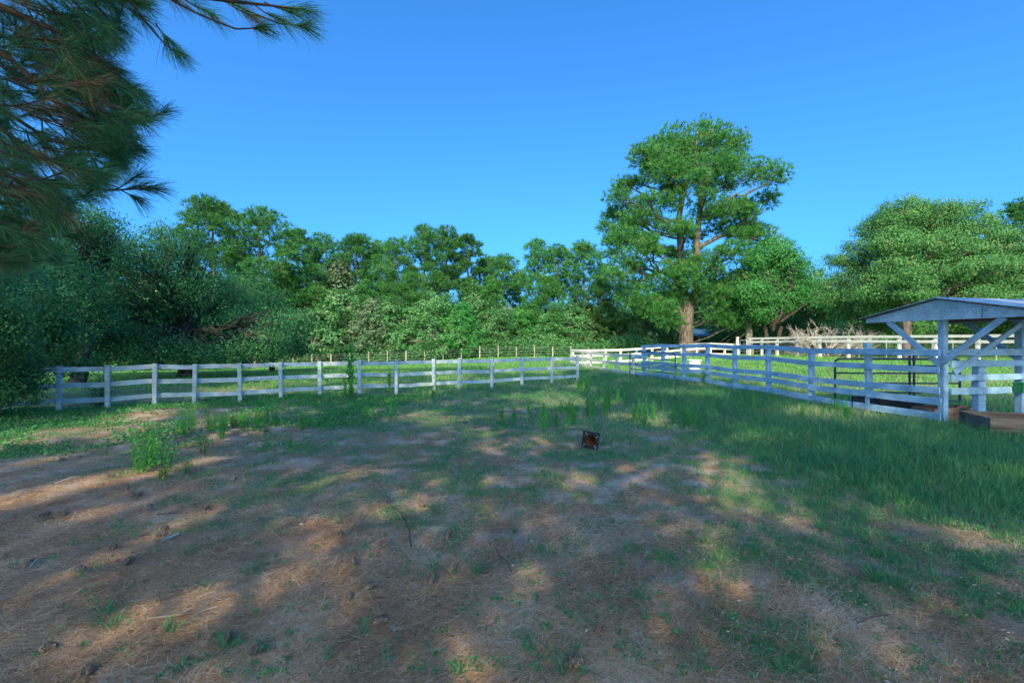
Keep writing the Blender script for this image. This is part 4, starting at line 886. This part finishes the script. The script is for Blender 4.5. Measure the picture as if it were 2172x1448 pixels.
# pull each clump towards the crown it lies closest to
cand = hlo[:, None] + np.linspace(0, 1, 7)[None] * np.minimum(np.where(cells[:, 1] < 7, 3.5, 7.0), np.maximum(24, hlo + .5) - hlo)[:, None]
pos = G[:, None, :2] + s[:2][None, None] * (cand / s[2])[:, :, None]
dist = np.linalg.norm(pos[:, :, None] - TR[None, None], axis=-1); dmin = dist.min(-1) + rng.uniform(0, 2.5, dist.shape[:2]); bi = dmin.argmin(1)
hsel = cand[np.arange(len(cells)), bi]; own = dist[np.arange(len(cells)), bi].argmin(-1)
Pcl = G + s[None] * (hsel / s[2])[:, None]
near_cl = Pcl[:, 1] > 0.5
for ti_, (tx, ty) in enumerate(TR):
    idx = np.where(own == ti_)[0]
    if len(idx) == 0: continue
    t = thing('pine_tree', TL[ti_] + ', its crown shading the paddock', 'tree', (tx, ty, gz(tx, ty)), 'tall pines shading the paddock from behind')
    loc = np.array(t.location); P = Pcl[idx] - loc; st = cells[idx, 2]
    per = 76; Q = np.repeat(P, per, 0) + rng.normal(size=(len(idx) * per, 3)) * (np.repeat(st, per)[:, None] * .36)
    V, Fq = cards(Q, .32 * np.repeat(st / .62, per), .11 * np.repeat(st / .62, per)); ti = rng.uniform(.1, .9, len(Q))
    H = min(26, P[:, 2].max() + 1.5); parts = [trunk(np.array([0, 0, -.2]), np.array([0, 0, H]), .24, .06, 10, .006)]
    for q in range(0, len(idx), 4):
        p = P[q]; zb_ = max(3.0, p[2] - .35 * np.hypot(p[0], p[1])); parts.append(tube(curve_pts([0, 0, min(zb_, H - .5)], p, 5, -.03, .02), [.055, .045, .035, .025, .012], 5))
    Vt, Ft, _ = merge(parts); mesh_np('trunk', Vt, Ft, M['bark'], t, smooth=True); mesh_np('crown', V, Fq, M['pine'], t, attrs={'tint': np.repeat(ti, 4)})

# ------------------------------------------------------------------ the pine overhanging the upper left corner
npn = thing('pine_tree', 'long-needled pine whose drooping boughs hang over the upper left corner', 'tree', (-7.2, 1.6, gz(-7.2, 1.6)))
NL = np.array(npn.location)
def PW(px, py, z): return np.array([(px - CX) / F * z, z, CAMH + (CY - py) / F * z]) - NL
parts = [trunk(np.array([0, 0, -.2]), np.array([.2, -.3, 15]), .24, .10, 12, .006)]
shoots = []                                            # (base, tip, density)
boughs = [([(-420,-260),(-120,-150),(120,-70),(330,-18),(480,2),(590,14),(650,22)], 3.4, .028), ([(-400,-200),(-150,-60),(60,40),(170,90),(240,150),(300,200)], 3.6, .032), ([(-420,-150),(-160,20),(20,120),(120,220),(200,260),(300,262),(350,235)], 3.9, .034),
          ([(-420,0),(-150,150),(0,230),(110,300),(200,318),(300,318)], 4.1, .03), ([(-420,120),(-160,300),(0,370),(120,396),(240,404),(330,398)], 3.9, .028), ([(-420,250),(-160,420),(0,480),(80,500),(160,500)], 4.0, .024), ([(-400,330),(-160,520),(-20,550),(60,556),(110,550)], 3.8, .022),
          ([(-100,-160),(200,-60),(270,-5),(320,60),(350,95),(370,108)], 3.3, .012), ([(-350,-350),(-100,-220),(100,-140),(230,-80),(300,-40)], 3.9, .03), ([(330,-18),(420,30),(500,62),(545,60)], 3.35, .01), ([(480,2),(540,30),(590,50),(640,55)], 3.4, .009)]
for pl, z, r in boughs:
    zz = np.linspace(z * .82, z, len(pl)) if pl[0][0] < -200 else np.full(len(pl), z); pw = np.array([PW(a, b, c) for (a, b), c in zip(pl, zz)])
    if pl[0][0] < -200: pw = np.concatenate([[[0, 0, pw[0, 2] + 1.2]], pw])
    u_ = np.linspace(0, len(pw) - 1, 28); c = np.stack([np.interp(u_, np.arange(len(pw)), pw[:, k]) for k in range(3)], 1); c = np.stack([np.convolve(np.pad(c[:, k], 1, mode='edge'), [.25, .5, .25], 'valid') for k in range(3)], 1)
    parts.append(tube(c, np.linspace(r, .004, len(c)), 6)); shoots.append((c[-4], c[-1], 1.0))
bound = np.array([(-20, 330), (40, 310), (100, 250), (160, 270), (200, 310), (260, 330), (300, 315), (350, 285), (400, 240), (450, 185), (500, 120), (560, 70), (590, 20)])
for k in range(600):
    py = R.uniform(-60, 580); pmax = np.interp(py, bound[:, 0], bound[:, 1]); px = pmax - 14 - (abs(R.gauss(0, .33)) if k % 2 else R.uniform(0, 1.15)) * 340; z = R.uniform(3.1, 4.9)
    tip = PW(px, py, z); d = np.array([R.uniform(.25, 1.0), R.uniform(-.5, .5), R.uniform(-.55, .25)]); d /= np.linalg.norm(d); L = R.uniform(.25, .55)
    base = tip - d * L + np.array([0, 0, .08]); parts.append(tube(curve_pts(base, tip, 4, -.08, .02), [.007, .006, .005, .004], 5)); shoots.append((tip - d * min(L, .30), tip, R.uniform(.7, 1.1)))
for a, b in [((300, -40), (430, 25)), ((380, -10), (500, 60)), ((430, -30), (560, 30)), ((470, 0), (600, 70)), ((540, 10), (650, 75)), ((560, 5), (662, 40)), ((330, 50), (372, 108)), ((250, 0), (330, 60)), ((340, -40), (440, -8)), ((240, 404), (345, 388)), ((255, 402), (310, 430)), ((240, 404), (330, 350))]:
    z = 3.35 if a[1] < 200 else 3.9; p, q = PW(*a, z), PW(*b, z + .05); q = p + (q - p) * .55; parts.append(tube(curve_pts(p, q, 4, -.05, .02), [.006, .005, .005, .004], 5)); shoots.append((p + (q - p) * .35, q, .95))
Vt, Ft, _ = merge(parts); mesh_np('boughs', Vt, Ft, M['twig_dark'], npn, smooth=True)
NV, NF, NT = [], [], []; cnt = 0
for (b, t_, dn) in shoots:
    n = int(120 * dn); d = (t_ - b); L = np.linalg.norm(d); d = d / L; f = rng.uniform(0, 1, n) ** .6; P = b + (t_ - b) * f[:, None]
    dv = unit(d[None] * rng.uniform(.55, 1.5, (n, 1)) + rdir(n) * .5 + np.array([0, 0, -.10])); nl = rng.uniform(.13, .215, (n, 1)); sd_ = unit(np.cross(dv, rdir(n))) * .00125
    m_ = P + dv * nl * .55; e = P + dv * nl + np.array([0, 0, -1]) * nl * rng.uniform(.02, .16, (n, 1))
    V = np.stack([P - sd_, P + sd_, m_ + sd_, m_ - sd_, e + sd_ * .5, e - sd_ * .5], 1).reshape(-1, 3); i = np.arange(n)[:, None] * 6 + cnt
    NV.append(V); NF.append(np.concatenate([i + [[0, 1, 2, 3]], i + [[3, 2, 4, 5]]])); NT.append(np.repeat(np.clip(rng.normal(.42 if R.random() > .12 else .95, .16, n), 0, 1), 6)); cnt += n * 6
mesh_np('needles', np.concatenate(NV), np.concatenate(NF), M['pine_near'], npn, attrs={'tint': np.concatenate(NT)})
# its upper crown, above the frame
bl = [([rng.uniform(-3, 2.0), rng.uniform(-3.5, .3), rng.uniform(8.0, 14.5)], (1.5, 1.5, .7)) for _k in range(14)]
P_, d_, _k = blob_shell(bl, 420, .2); V, Fq = tufts(P_, unit(d_ + [0, 0, .5]), 16, .3, .02, .9); mesh_np('upper_crown', V, Fq, M['pine'], npn, attrs={'tint': np.repeat(rng.uniform(.1, .8, len(V) // 4), 4)})

# ------------------------------------------------------------------ floor: needles, dry leaves, grass
def px_sample(n, x0, x1_, y0, y1_):
    px = rng.uniform(x0, x1_, n); py = rng.uniform(y0, y1_, n); Y = F * CAMH / (py - CY); return (px - CX) / F * Y, Y
X, Y = px_sample(190000, -160, 2330, 905, 1490); c = cover(X, Y); keep = rng.uniform(0, 1, len(X)) > c * .85; keep &= rng.uniform(0, 1, len(X)) < np.clip(1.2 - fbm(X, Y, 1.1, 33) * 1.1 - .25 * S((X + .5) / 3) + .15 * (X < -1), .12, 1)
X, Y = X[keep], Y[keep]; n = len(X); a = rng.normal(.35, .9, n); L = rng.uniform(.09, .19, n); w = .0012 + .0003 * Y
d = np.stack([np.cos(a), np.sin(a), rng.normal(0, .06, n)], 1) * L[:, None] * .5; s_ = np.stack([-np.sin(a), np.cos(a), np.zeros(n)], 1) * w[:, None] * .5
z = ground(X, Y) + rng.uniform(.002, .045, n); P = np.stack([X, Y, z], 1); bend = np.stack([-np.sin(a), np.cos(a), .2 + 0 * a], 1) * (L * rng.normal(0, .10, n))[:, None]
V = np.stack([P - d - s_, P - d + s_, P + bend + s_, P + bend - s_, P + d + s_ * .6, P + d - s_ * .6], 1).reshape(-1, 3); i = np.arange(n)[:, None] * 6
o = mesh_np('pine_needle_litter', V, np.concatenate([i + [[0, 1, 2, 3]], i + [[3, 2, 4, 5]]]), M['needle'], attrs={'tint': np.repeat(np.clip(rng.normal(.5, .3, n) + (fbm(X, Y, .7, 8) - .5) * 1.0, 0, 1), 6)})
tag(o, 'carpet of fallen brown pine needles over the bare ground in front', 'pine needles', kind='stuff')
X, Y = px_sample(2200, -60, 2230, 960, 1470); w_ = np.clip((X / Y + .9), .15, 1.6) / 1.6; k = rng.uniform(0, 1, len(X)) < w_; X, Y = X[k], Y[k]; n = len(X)
P = np.stack([X, Y, ground(X, Y) + .038], 1); V, Fq = cards(P, rng.uniform(.012, .045, n), rng.uniform(.006, .022, n)); V[:, 2] = np.repeat(P[:, 2], 4) + (V[:, 2] - np.repeat(P[:, 2], 4)) * .45 + .004
o = mesh_np('dry_leaves', V, Fq, M['deadleaf'], attrs={'tint': fol_attr(V)}); tag(o, 'small pale dry leaves and bark flakes scattered over the needles', 'dry leaves', kind='stuff')

def side_AB(X, Y): return (X - A[0]) * nAB[0] + (Y - A[1]) * nAB[1]            # >0 on the paddock side
sgn = 1 if side_AB(np.array(0.), np.array(5.)) > 0 else -1
def in_paddock(X, Y):
    a = side_AB(X, Y) * sgn > -.1; xc = c0[0] + (Y - c0[1]) * (c1[0] - c0[0]) / (c1[1] - c0[1]); xm = m0[0] + (Y - m0[1]) * (m1[0] - m0[0]) / (m1[1] - m0[1])
    return np.where(Y < 9.5, True, np.where(Y < 21.9, (X < xc + .1), X < xm)) & (a | ((X > 2.9) & (Y > 12)))
def make_grass(name, label, X, Y, per, hf, wf_, mat, spread=.05, lean=.4, tf=None):
    n = len(X); Xb = np.repeat(X, per) + rng.normal(size=n * per) * np.repeat(spread if np.ndim(spread) else np.full(n, spread), per); Yb = np.repeat(Y, per) + rng.normal(size=n * per) * np.repeat(spread if np.ndim(spread) else np.full(n, spread), per)
    h = np.repeat(hf, per) * rng.uniform(.5, 1.25, n * per); w = np.repeat(wf_, per) * rng.uniform(.7, 1.2, n * per)
    V, Fq, ti = blades(Xb, Yb, h, w, lean)
    ti = np.clip(np.repeat(rng.normal(.42, .2, n * per), 6) + np.repeat(np.repeat(rng.normal(0, .12, n), per), 6) + (0 if tf is None else np.repeat(np.repeat(tf, per), 6)), 0, 1)
    o = mesh_np(name, V, Fq, M[mat], attrs={'tint': ti}); return tag(o, label, 'grass', kind='stuff')
X1, Y1 = px_sample(60000, -160, 2330, 800, 1470); X2 = rng.uniform(-16, 12, 52000); Y2 = rng.uniform(6, 34, 52000)
X = np.concatenate([X1, X2]); Y = np.concatenate([Y1, Y2]); ok = (Y < 34) & (np.abs(X) < 1.25 * Y + 1) & in_paddock(X, Y); X, Y = X[ok], Y[ok]
d = grassy(X, Y); c = cover(X, Y); pr = np.clip(c, 0, 1) ** 1.3 * np.where(Y < 5, .55, np.where(X < 3.5, .62, 1)); ok = rng.uniform(0, 1, len(X)) < pr; X, Y, d = X[ok], Y[ok], d[ok]
tall = S((X - 3.2) / 2.2) * S((Y - 4.2) / 2.0) * (1 - S((Y - 14) / 8) * .4); h = .04 + .085 * np.clip(d - .15, 0, 1) + .17 * tall * np.clip(d, 0, 1) + .07 * S((Y - 14) / 8)
tf = .5 * S((fbm(X, Y, 1.7, 14) - .46) / .18) * S((Y - 7) / 4) * .7
make_grass('paddock_grass', 'patchy grass growing over the paddock, tall on the right and thin in front', X, Y, 7, h, .0035 + .00062 * Y, 'grass', .03 + .004 * Y, .8, tf)
X = rng.uniform(-60, 40, 90000); Y = 9.5 + 50 * rng.uniform(0, 1, 90000) ** 1.15; ok = ~in_paddock(X, Y) & (np.abs(X) < 1.25 * Y + 2) & (Y < 62); X, Y = X[ok], Y[ok]
shortL = 1 - .75 * S((-X - 7) / 3) * (1 - S((Y - 15) / 4))
make_grass('pasture_grass', 'bright mown pasture grass beyond the fences up to the woods', X, Y, 5, (.13 + .07 * fbm(X, Y, 4, 2)) * shortL, .008 + .0011 * Y, 'pasture', .05 + .004 * Y, .45, (fbm(X, Y, 3, 6) - .5) * .5)
# low broad-leaved seedlings sprinkled over the litter
X, Y = px_sample(1500, -100, 2270, 925, 1450); k = rng.uniform(0, 1, len(X)) < np.clip(1.5 - 2.2 * fbm(X, Y, .6, 51) + .15 * (X > 0), .05, 1); X, Y = X[k], Y[k]; n = len(X)
rr_ = np.repeat(rng.uniform(.015, .055, n), 16); a = rng.uniform(0, 6.28, n * 16); Q = np.stack([np.repeat(X, 16) + np.cos(a) * rr_ * rng.uniform(.2, 1, n * 16), np.repeat(Y, 16) + np.sin(a) * rr_ * rng.uniform(.2, 1, n * 16), np.repeat(ground(X, Y), 16) + .03 + rng.uniform(0, 1, n * 16) * rr_ * 1.1], 1)
V, Fq = cards(Q, rng.uniform(.012, .034, len(Q)), rng.uniform(.006, .014, len(Q)), np.tile([0, 0, 1.0], (len(Q), 1)), .5)
o = mesh_np('seedlings', V, Fq, M['grass'], attrs={'tint': np.repeat(np.clip(rng.normal(.4, .2, len(Q)), 0, .85), 4)}); tag(o, 'tiny green seedlings and sprigs sprinkled over the needle litter', 'seedlings', kind='stuff')
# creeping leafy cover along the left of the fence
X = rng.uniform(-15, -3, 26000); Y = rng.uniform(7.0, 15, 26000); d = grassy(X, Y); sd2 = side_AB(X, Y) * sgn
ok = (np.abs(X) < 1.25 * Y + 1) & (sd2 > -.6) & (rng.uniform(0, 1, len(X)) < np.clip((d - .35) * 2.2 - (fbm(X, Y, .8, 17) - .5) * 2.5, 0, 1)); X, Y = X[ok], Y[ok]; n = len(X)
Q = np.repeat(np.stack([X, Y, ground(X, Y)], 1), 3, 0) + rng.normal(size=(n * 3, 3)) * .04; Q[:, 2] = np.repeat(ground(X, Y), 3) + rng.uniform(.015, .11, n * 3)
V, Fq = cards(Q, rng.uniform(.03, .065, n * 3), rng.uniform(.025, .045, n * 3)); o = mesh_np('ground_cover', V, Fq, M['leaf_lime'], attrs={'tint': fol_attr(V)}); tag(o, 'low creeping leafy ground cover in front of the left end of the fence', 'ground cover', kind='stuff')

# ------------------------------------------------------------------ weeds
def weed_mesh(name, label, kind, h, mat='weed'):
    t = thing(name, label, 'weed', (0, 0, 0)); Ps, Vs = [], []
    parts = []
    ns = {'feather': 10, 'spike': 5, 'shrub': 7, 'seed': 4}[kind]
    for s_ in range(ns):
        a = R.uniform(0, 6.28); sp = {'feather': .30, 'spike': .10, 'shrub': .35, 'seed': .12}[kind] * h * R.uniform(.2, 1); hh = h * R.uniform(.6, 1)
        c = curve_pts([math.cos(a) * .03, math.sin(a) * .03, -.02], [math.cos(a) * sp, math.sin(a) * sp, hh], 6, 0, .02); parts.append(tube(c, np.linspace(.0045, .0015, 6), 4))
        nl = {'feather': 120, 'spike': 90, 'shrub': 46, 'seed': 80}[kind]; f = rng.uniform(.12, 1, nl) ** .85; P = np.stack([np.interp(f, np.linspace(0, 1, 6), c[:, k]) for k in range(3)], 1)
        Ps.append(P + rng.normal(size=P.shape) * {'feather': .028, 'spike': .014, 'shrub': .045, 'seed': .02}[kind])
    P = np.concatenate(Ps); ll, lw = {'feather': (.034, .008), 'spike': (.055, .007), 'shrub': (.042, .020), 'seed': (.05, .02)}[kind]
    V, Fq = cards(P, ll * rng.uniform(.6, 1.3, len(P)), lw, np.tile([0, 0, 1.0], (len(P), 1)), .3)
    Vt, Ft, _ = merge(parts); mesh_np('stem', Vt, Ft, M['twig'] if kind in ('shrub', 'seed') else M[mat], t, attrs={'tint': np.full(len(Vt), .3)}); mesh_np('leaves', V, Fq, M[mat], t, attrs={'tint': fol_attr(V)}); return t
wfirst = {}
slim = []
def weed(kind, px, by, ty, label, group, mat='weed', name='weed'):
    x, y = GP(px, by); h = (by - ty) / F * y * 1.08; key = (kind, R.randrange(3), mat)
    if key not in wfirst: o = wfirst[key] = weed_mesh(name, label, kind, .5, mat)
    else: o = copy_tree(wfirst[key], (0, 0, 0), label=label)
    if label: o['label'] = label
    o.location = (x, y, gz(x, y)); o.rotation_euler = (0, 0, R.uniform(0, 6.28)); q = h / .5; o.scale = (q, q, q) if kind != 'seed' else (q * .5, q * .5, q)
    if group: o['group'] = group
    o.name = name
    if label is None: slim.append((px, by, h, o))
    return o
Lw = [(298,1002,918,'feather','tall bright weed, nearest of the bushy weeds in the left foreground'),(325,990,925,'feather','bushy weed just right of the nearest bright weed in the left foreground'),(345,1014,925,'shrub','thin dark leafy weed leaning right in the left foreground'),
      (395,1004,968,'shrub','small dark leafy weed right of the leaning weed'),(385,925,872,'feather','bushy weed in front of the third fence post'),(405,912,866,'feather','bushy weed in front of the fourth fence post'),(430,962,918,'shrub','open dark weed below the row of bright weeds'),
      (450,918,866,'feather','first of the dense bright weeds right of the fourth post'),(474,912,868,'feather','second of the dense bright weeds right of the fourth post'),(496,908,870,'feather','third of the dense bright weeds right of the fourth post'),(518,906,872,'feather','last of the dense bright weeds, near the fifth post'),
      (547,908,862,'feather','upright bright weed right of the fifth post'),(565,903,849,'spike','tallest slanting spiky weed right of the fifth post'),(584,900,858,'feather','bright weed right of the slanting spiky weed'),(470,930,884,'feather','low bushy weed in front of the dense bright weeds'),(614,952,928,'feather','single small weed standing on the litter right of the spiky weed')]
for px, by, ty, k, lb in Lw: weed(k, px, by, ty, lb, 'weeds in the left foreground')
for px, by, ty in [(640,912,872),(650,905,875),(778,890,858),(702,888,860),(830,890,852),(838,882,856),(1065,908,862),(1092,902,860),(1150,918,855),(1160,905,862),(1178,905,860),(1206,905,846),(1216,900,842),(1245,888,842),(1256,885,838),(1283,882,822),(1291,872,818),(1330,866,828),(1345,895,852),(1357,895,850),(1368,902,848),(1385,890,852),
                   (1430,902,862),(1450,908,860),(1461,905,858),(1481,912,868),(1600,872,834),(1640,862,828),(1702,892,850),(890,852,822),(920,852,812),(906,846,818),(1120,880,850),(1190,880,845),(1310,852,815),(1270,850,815),(1400,870,836)]:
    weed('spike', px, by, ty, None, 'slender weeds in the middle paddock')
for px, by, ty, lb in [(1234,838,792,'dense spiky green weed at the foot of the last fence post'),(1246,840,785,'taller spiky weed just right of the last fence post'),(1228,828,796,'short weed hugging the last fence post')]: weed('spike', px, by, ty, lb, 'weeds at the last fence post')
weed('seed', 744, 846, 722, 'tall dark seedy weed rising above the top rail between the seventh and eighth posts', None); weed('seed', 733, 846, 800, 'small weed beside the tall seedy weed at the fence', None)
weed('seed', 826, 838, 782, 'thin reddish weed in front of the rails beside the ninth post', None)
weed('shrub', 217, 866, 798, 'small leafy shrub climbing the second fence post', None, 'leaf_dark'); weed('shrub', 205, 868, 815, 'low shrub left of the second fence post', None, 'leaf_dark')
weed('shrub', 1495, 822, 788, 'leafy weed between the corral boards near the fourth corral post', None, 'leaf_dark'); weed('shrub', 1770, 880, 838, 'yellowish weed clump growing through the lowest corral board', None); weed('spike', 1795, 905, 842, 'tall grass-like weed at the foot of the corral fence', None)
def nth(n_):
    return {1: '1st', 2: '2nd', 3: '3rd', 21: '21st', 22: '22nd', 23: '23rd', 31: '31st', 32: '32nd', 33: '33rd'}.get(n_, f'{n_}th')
slim.sort(key=lambda q: q[0])
for i_, (px, by, h, o) in enumerate(slim):
    o['label'] = f"{'tall' if h > .62 else 'short' if h < .42 else 'knee-high'} slender upright weed, {nth(i_ + 1)} from the left among those in the middle paddock"
# low rosettes of broad-bladed grass in the foreground
def tuft_mesh(label):
    t = thing('grass_tuft', label, 'grass tuft', (0, 0, 0)); n = 34; a = rng.uniform(0, 6.28, n); V, Fq, ti = blades(np.cos(a) * .015, np.sin(a) * .015, rng.uniform(.07, .17, n), np.full(n, .0065), .9, np.zeros(n)); mesh_np('blades', V, Fq, M['grass'], t, attrs={'tint': ti * .7}); return t
tp = None; TF = []; TO = []
for px, py, sc_ in [(922,1213,1.0),(1012,1218,1.0),(400,1180,.8),(480,1385,1.0),(225,1310,.9),(240,1335,1.0),(770,1355,.8),(975,1440,.9),(1195,1440,1.0),(1122,1368,.7),(1360,1275,.9),(1405,1195,.7),(1480,1010,.6),(1605,1175,1.0),(1650,1150,.9),(1740,1125,1.0),(1560,1120,.9),(1860,1235,1.3),(1895,1245,1.0),(1980,1235,.9),(1640,1340,.9),(1490,1150,.8),(1300,1110,.6),(1090,1130,.5),
                    (620,1300,.7),(540,1220,.7),(360,1345,.9),(440,1250,.6),(1725,1390,.7),(2080,1310,.8),(1650,1430,.8),(1480,1430,.8),(1560,1235,.7),(1830,1150,.9),(720,1110,.7),(850,1105,.7),(1450,1000,.5),(1850,1215,.9),(2100,1215,.8),(690,1295,.6)]:
    x, y = GP(px, py); lb = 'dark green grass tuft'; TF.append((px, py))
    if tp is None: tp = tuft_mesh(lb); o = tp
    else: o = copy_tree(tp, (0, 0, 0), label=lb)
    o.location = (x, y, gz(x, y)); o.rotation_euler = (0, 0, R.uniform(0, 6.28)); o.scale = (sc_,) * 3; o['group'] = 'grass tufts on the needle litter'; TO.append(o)

# ------------------------------------------------------------------ pine cones, sticks
def cone_parts():
    V, Fq = lathe([(.001, -.042), (.016, -.034), (.02, -.012), (.017, .018), (.008, .04), (.001, .044)], 10); vs = [(V, Fq, 0.0)]
    N = 92
    for i in range(N):
        f = i / (N - 1); zc = -.040 + .084 * f; a = i * 2.39996; rr = .030 * math.sin(math.pi * (f * .82 + .14)) ** .7; w = .0085 * (1 - .35 * f); dr = np.array([math.cos(a), math.sin(a), 0]); tg = np.array([-math.sin(a), math.cos(a), 0]); up = np.array([0, 0, 1.0])
        b = dr * .010 + up * zc; e = dr * rr + up * (zc + .006 + .006 * f); k = dr * (rr - .001) + up * (zc + .012)
        P = np.array([b - tg * w * .4, b + tg * w * .4, e + tg * w, e - tg * w, k + tg * w * .6, k - tg * w * .6]); vs.append((P, np.array([[0, 1, 2, 3], [3, 2, 4, 5]]), 0.0))
    return merge(vs)[:2]
CV, CF = cone_parts(); c_first = None
cones = [(97,1099,'dark pine cone at the left, left one of a pair beside another'),(136,1099,'dark pine cone at the left, right one of the pair'),(58,1207,'pine cone beside a pale stick at the left edge'),(274,1202,'large dark pine cone lying on open needles in the left foreground'),(171,1219,'dark pine cone left of a small fern-like plant'),
         (241,1171,'greyish pine cone above the large dark cone in the left foreground'),(350,1131,'upper cone of two stacked by the grey stick end'),(345,1143,'lower cone of two stacked by the grey stick end'),(269,1044,'upright brown pine cone at the edge of the sunny streak'),(280,1058,'pale pine cone, left of two side by side'),(296,1057,'striped pine cone, right of two side by side'),
         (315,1085,'small dark cone in the shade between two sunny streaks'),(168,975,'small dark cone near the left weeds in shade'),(132,981,'small dark cone left of another in the upper left'),(237,1015,'brown cone lying inside the long sunny streak'),(495,1024,'reddish cone beside a low grass patch'),(100,1391,'dark pine cone in the lower left corner area'),(186,1439,'pine cone at the bottom edge in the lower left'),
         (486,1367,'large grey-tipped pine cone beside green blades at the bottom left'),(548,1393,'pale pine cone with white-tipped scales near the bottom'),(950,1147,'brown pine cone standing on end in the middle'),(813,1165,'dark cone left of the forked fallen twig'),(750,1206,'upright pine cone in the middle left foreground'),(916,1245,'grey upright cone below the green grass tuft'),
         (741,1277,'dark round cone beside the sunny patch in the middle left'),(787,1256,'small dark cone right of the round cone'),(806,1332,'slanted pine cone beside a small green plant'),(721,1142,'half-hidden cone at the edge of the sunny patch'),(861,1147,'pale cone touching the forked fallen twig'),(820,1068,'pale cone inside the sunny patch by the twig'),(1215,1257,'dark cone with a broken piece beside it right of the middle'),
         (1272,1350,'grey-tipped pine cone in the lower middle right'),(1219,1424,'largest pine cone, at the bottom edge right of the middle'),(1092,1055,'tiny dark cone in the grass of the middle'),(411,1002,'small cone beside the left weeds'),(566,918,'small cone under the bright weeds'),(1495,1240,'dark cone in the litter on the right'),(437,1085,'tiny cone near the sunny streak end'),(958,1215,'small dark cone right of the green grass tuft'),(893,1077,'tiny cone beside grass right of the sunny patch')]
for k, (px, py, lb) in enumerate(cones):
    x, y = GP(px, py)
    if c_first is None: c_first = o = mesh_np('pine_cone', CV, CF, M['scale'])
    else: o = c_first.copy(); C.objects.link(o)
    q = R.uniform(.85, 1.15) * (1.3 if k in (32,) else 1); o.scale = (q, q, q); st_ = k in (8, 20, 22, 23)
    o.rotation_euler = ((R.uniform(.1, .4) if st_ else R.uniform(1.2, 1.7)), 0, R.uniform(0, 6.28)); o.location = (x, y, gz(x, y) + (.06 if st_ else .05)); tag(o, lb, 'pine cone', 'pine cones on the ground')
refs = [(c_[0], c_[1], c_[2].split(',')[0]) for c_ in cones] + [(1850, 1325, 'long thin twig in the right foreground'), (2150, 1420, 'lower right corner of the photo'), (2165, 1190, 'right edge of the photo'), (1700, 1150, 'sandy patch in front of the tall grass'), (1620, 1400, 'leafy litter at the bottom right'), (1440, 1040, 'sunny patch right of the traffic cone')]
seen_l = {}
for (px, py), o in sorted(zip(TF, TO), key=lambda q_: -q_[0][1]):   # say what each tuft grows by
    q = min(refs, key=lambda c_: (c_[0] - px) ** 2 + (c_[1] - py) ** 2); dx_, dy_ = px - q[0], py - q[1]
    side = ('right of' if dx_ > 0 else 'left of') if abs(dx_) > abs(dy_) else ('in front of' if dy_ > 0 else 'behind')
    lb = ' '.join(f"green grass tuft {side} the {q[2]}".split()[:13]); seen_l[lb] = seen_l.get(lb, 0) + 1
    o['label'] = lb if seen_l[lb] == 1 else lb + f", {nth(seen_l[lb])} from front"
def stick(name, label, pl, r, mat='twig', cat='stick', branches=()):
    P = []
    for px, py, h in pl: x, y = GP(px, py); P.append([x, y, gz(x, y) + h + .025])
    loc = tuple(P[0]); P = np.array(P) - np.array(loc); parts = [tube(P, np.linspace(r, r * .5, len(P)), 6)]
    for bl_ in branches:
        Q = []
        for px, py, h in bl_: x, y = GP(px, py); Q.append([x, y, gz(x, y) + h])
        parts.append(tube(np.array(Q) - np.array(loc), np.linspace(r * .6, r * .3, len(Q)), 5))
    V, Fq, _ = merge(parts); o = mesh_np(name, V, Fq, M[mat], None, loc=loc, smooth=True); tag(o, label, cat); return o
stick('fallen_twig', 'forked dark twig lying across the middle of the ground by the sunny patch', [(872,1168,.01),(868,1135,.02),(855,1112,.05),(845,1092,.03),(825,1085,.06),(802,1082,.02)], .006, 'twig', 'twig', [[(868,1135,.02),(862,1118,.07),(860,1100,.12)], [(855,1112,.05),(868,1100,.04)]])
stick('fallen_twig', 'short grey twig right of the dark green leafy plant in the middle', [(1085,1222,.01),(1076,1205,.03),(1062,1192,.02),(1050,1178,.05)], .005, 'twig', 'twig')
stick('fallen_stick', 'short thick grey stick below the two stacked cones on the left', [(343,1156,.02),(360,1150,.02),(379,1143,.03)], .017, 'deadwood')
stick('fallen_twig', 'small upright twig sticking out of the needles at the lower left', [(341,1288,-.02),(340,1287,.02),(338,1286,.05),(338,1285,.075)], .004, 'twig', 'twig')
stick('fallen_branch', 'brown curved branch among grass blades at the lower left', [(315,1322,.01),(370,1323,.03),(420,1312,.02),(462,1300,.02)], .012, 'oldwood', 'branch', [[(370,1323,.03),(420,1330,.02),(470,1326,.02)]])
stick('fallen_stick', 'pale stick beside the pine cone at the left edge', [(62,1212,.01),(75,1204,.03),(88,1196,.02)], .01, 'postwood')
stick('fallen_twig', 'thin dark twig crossing the shade in the upper left litter', [(333,1098,.01),(360,1097,.02),(400,1094,.01)], .006, 'bark_dark', 'twig')
stick('fallen_twig', 'long thin twig lying in the litter on the right foreground', [(1815,1335,.01),(1850,1325,.03),(1885,1318,.02)], .005, 'twig', 'twig')
stick('fallen_stick', 'thin stick lying above the two side-by-side cones', [(118,1030,.01),(150,1022,.03),(172,1016,.02)], .008, 'postwood')
x, y = GP(975, 1395); V, Fq = box_local(.13, .014, .045, 3, .002); o = mesh_np('wood_chip', V, Fq, M['deadwood'], None, loc=(x, y, gz(x, y) + .014)); o.rotation_euler = (.1, .08, 1.45); tag(o, 'pale split piece of wood on the bright sunny patch at the bottom', 'wood chip')
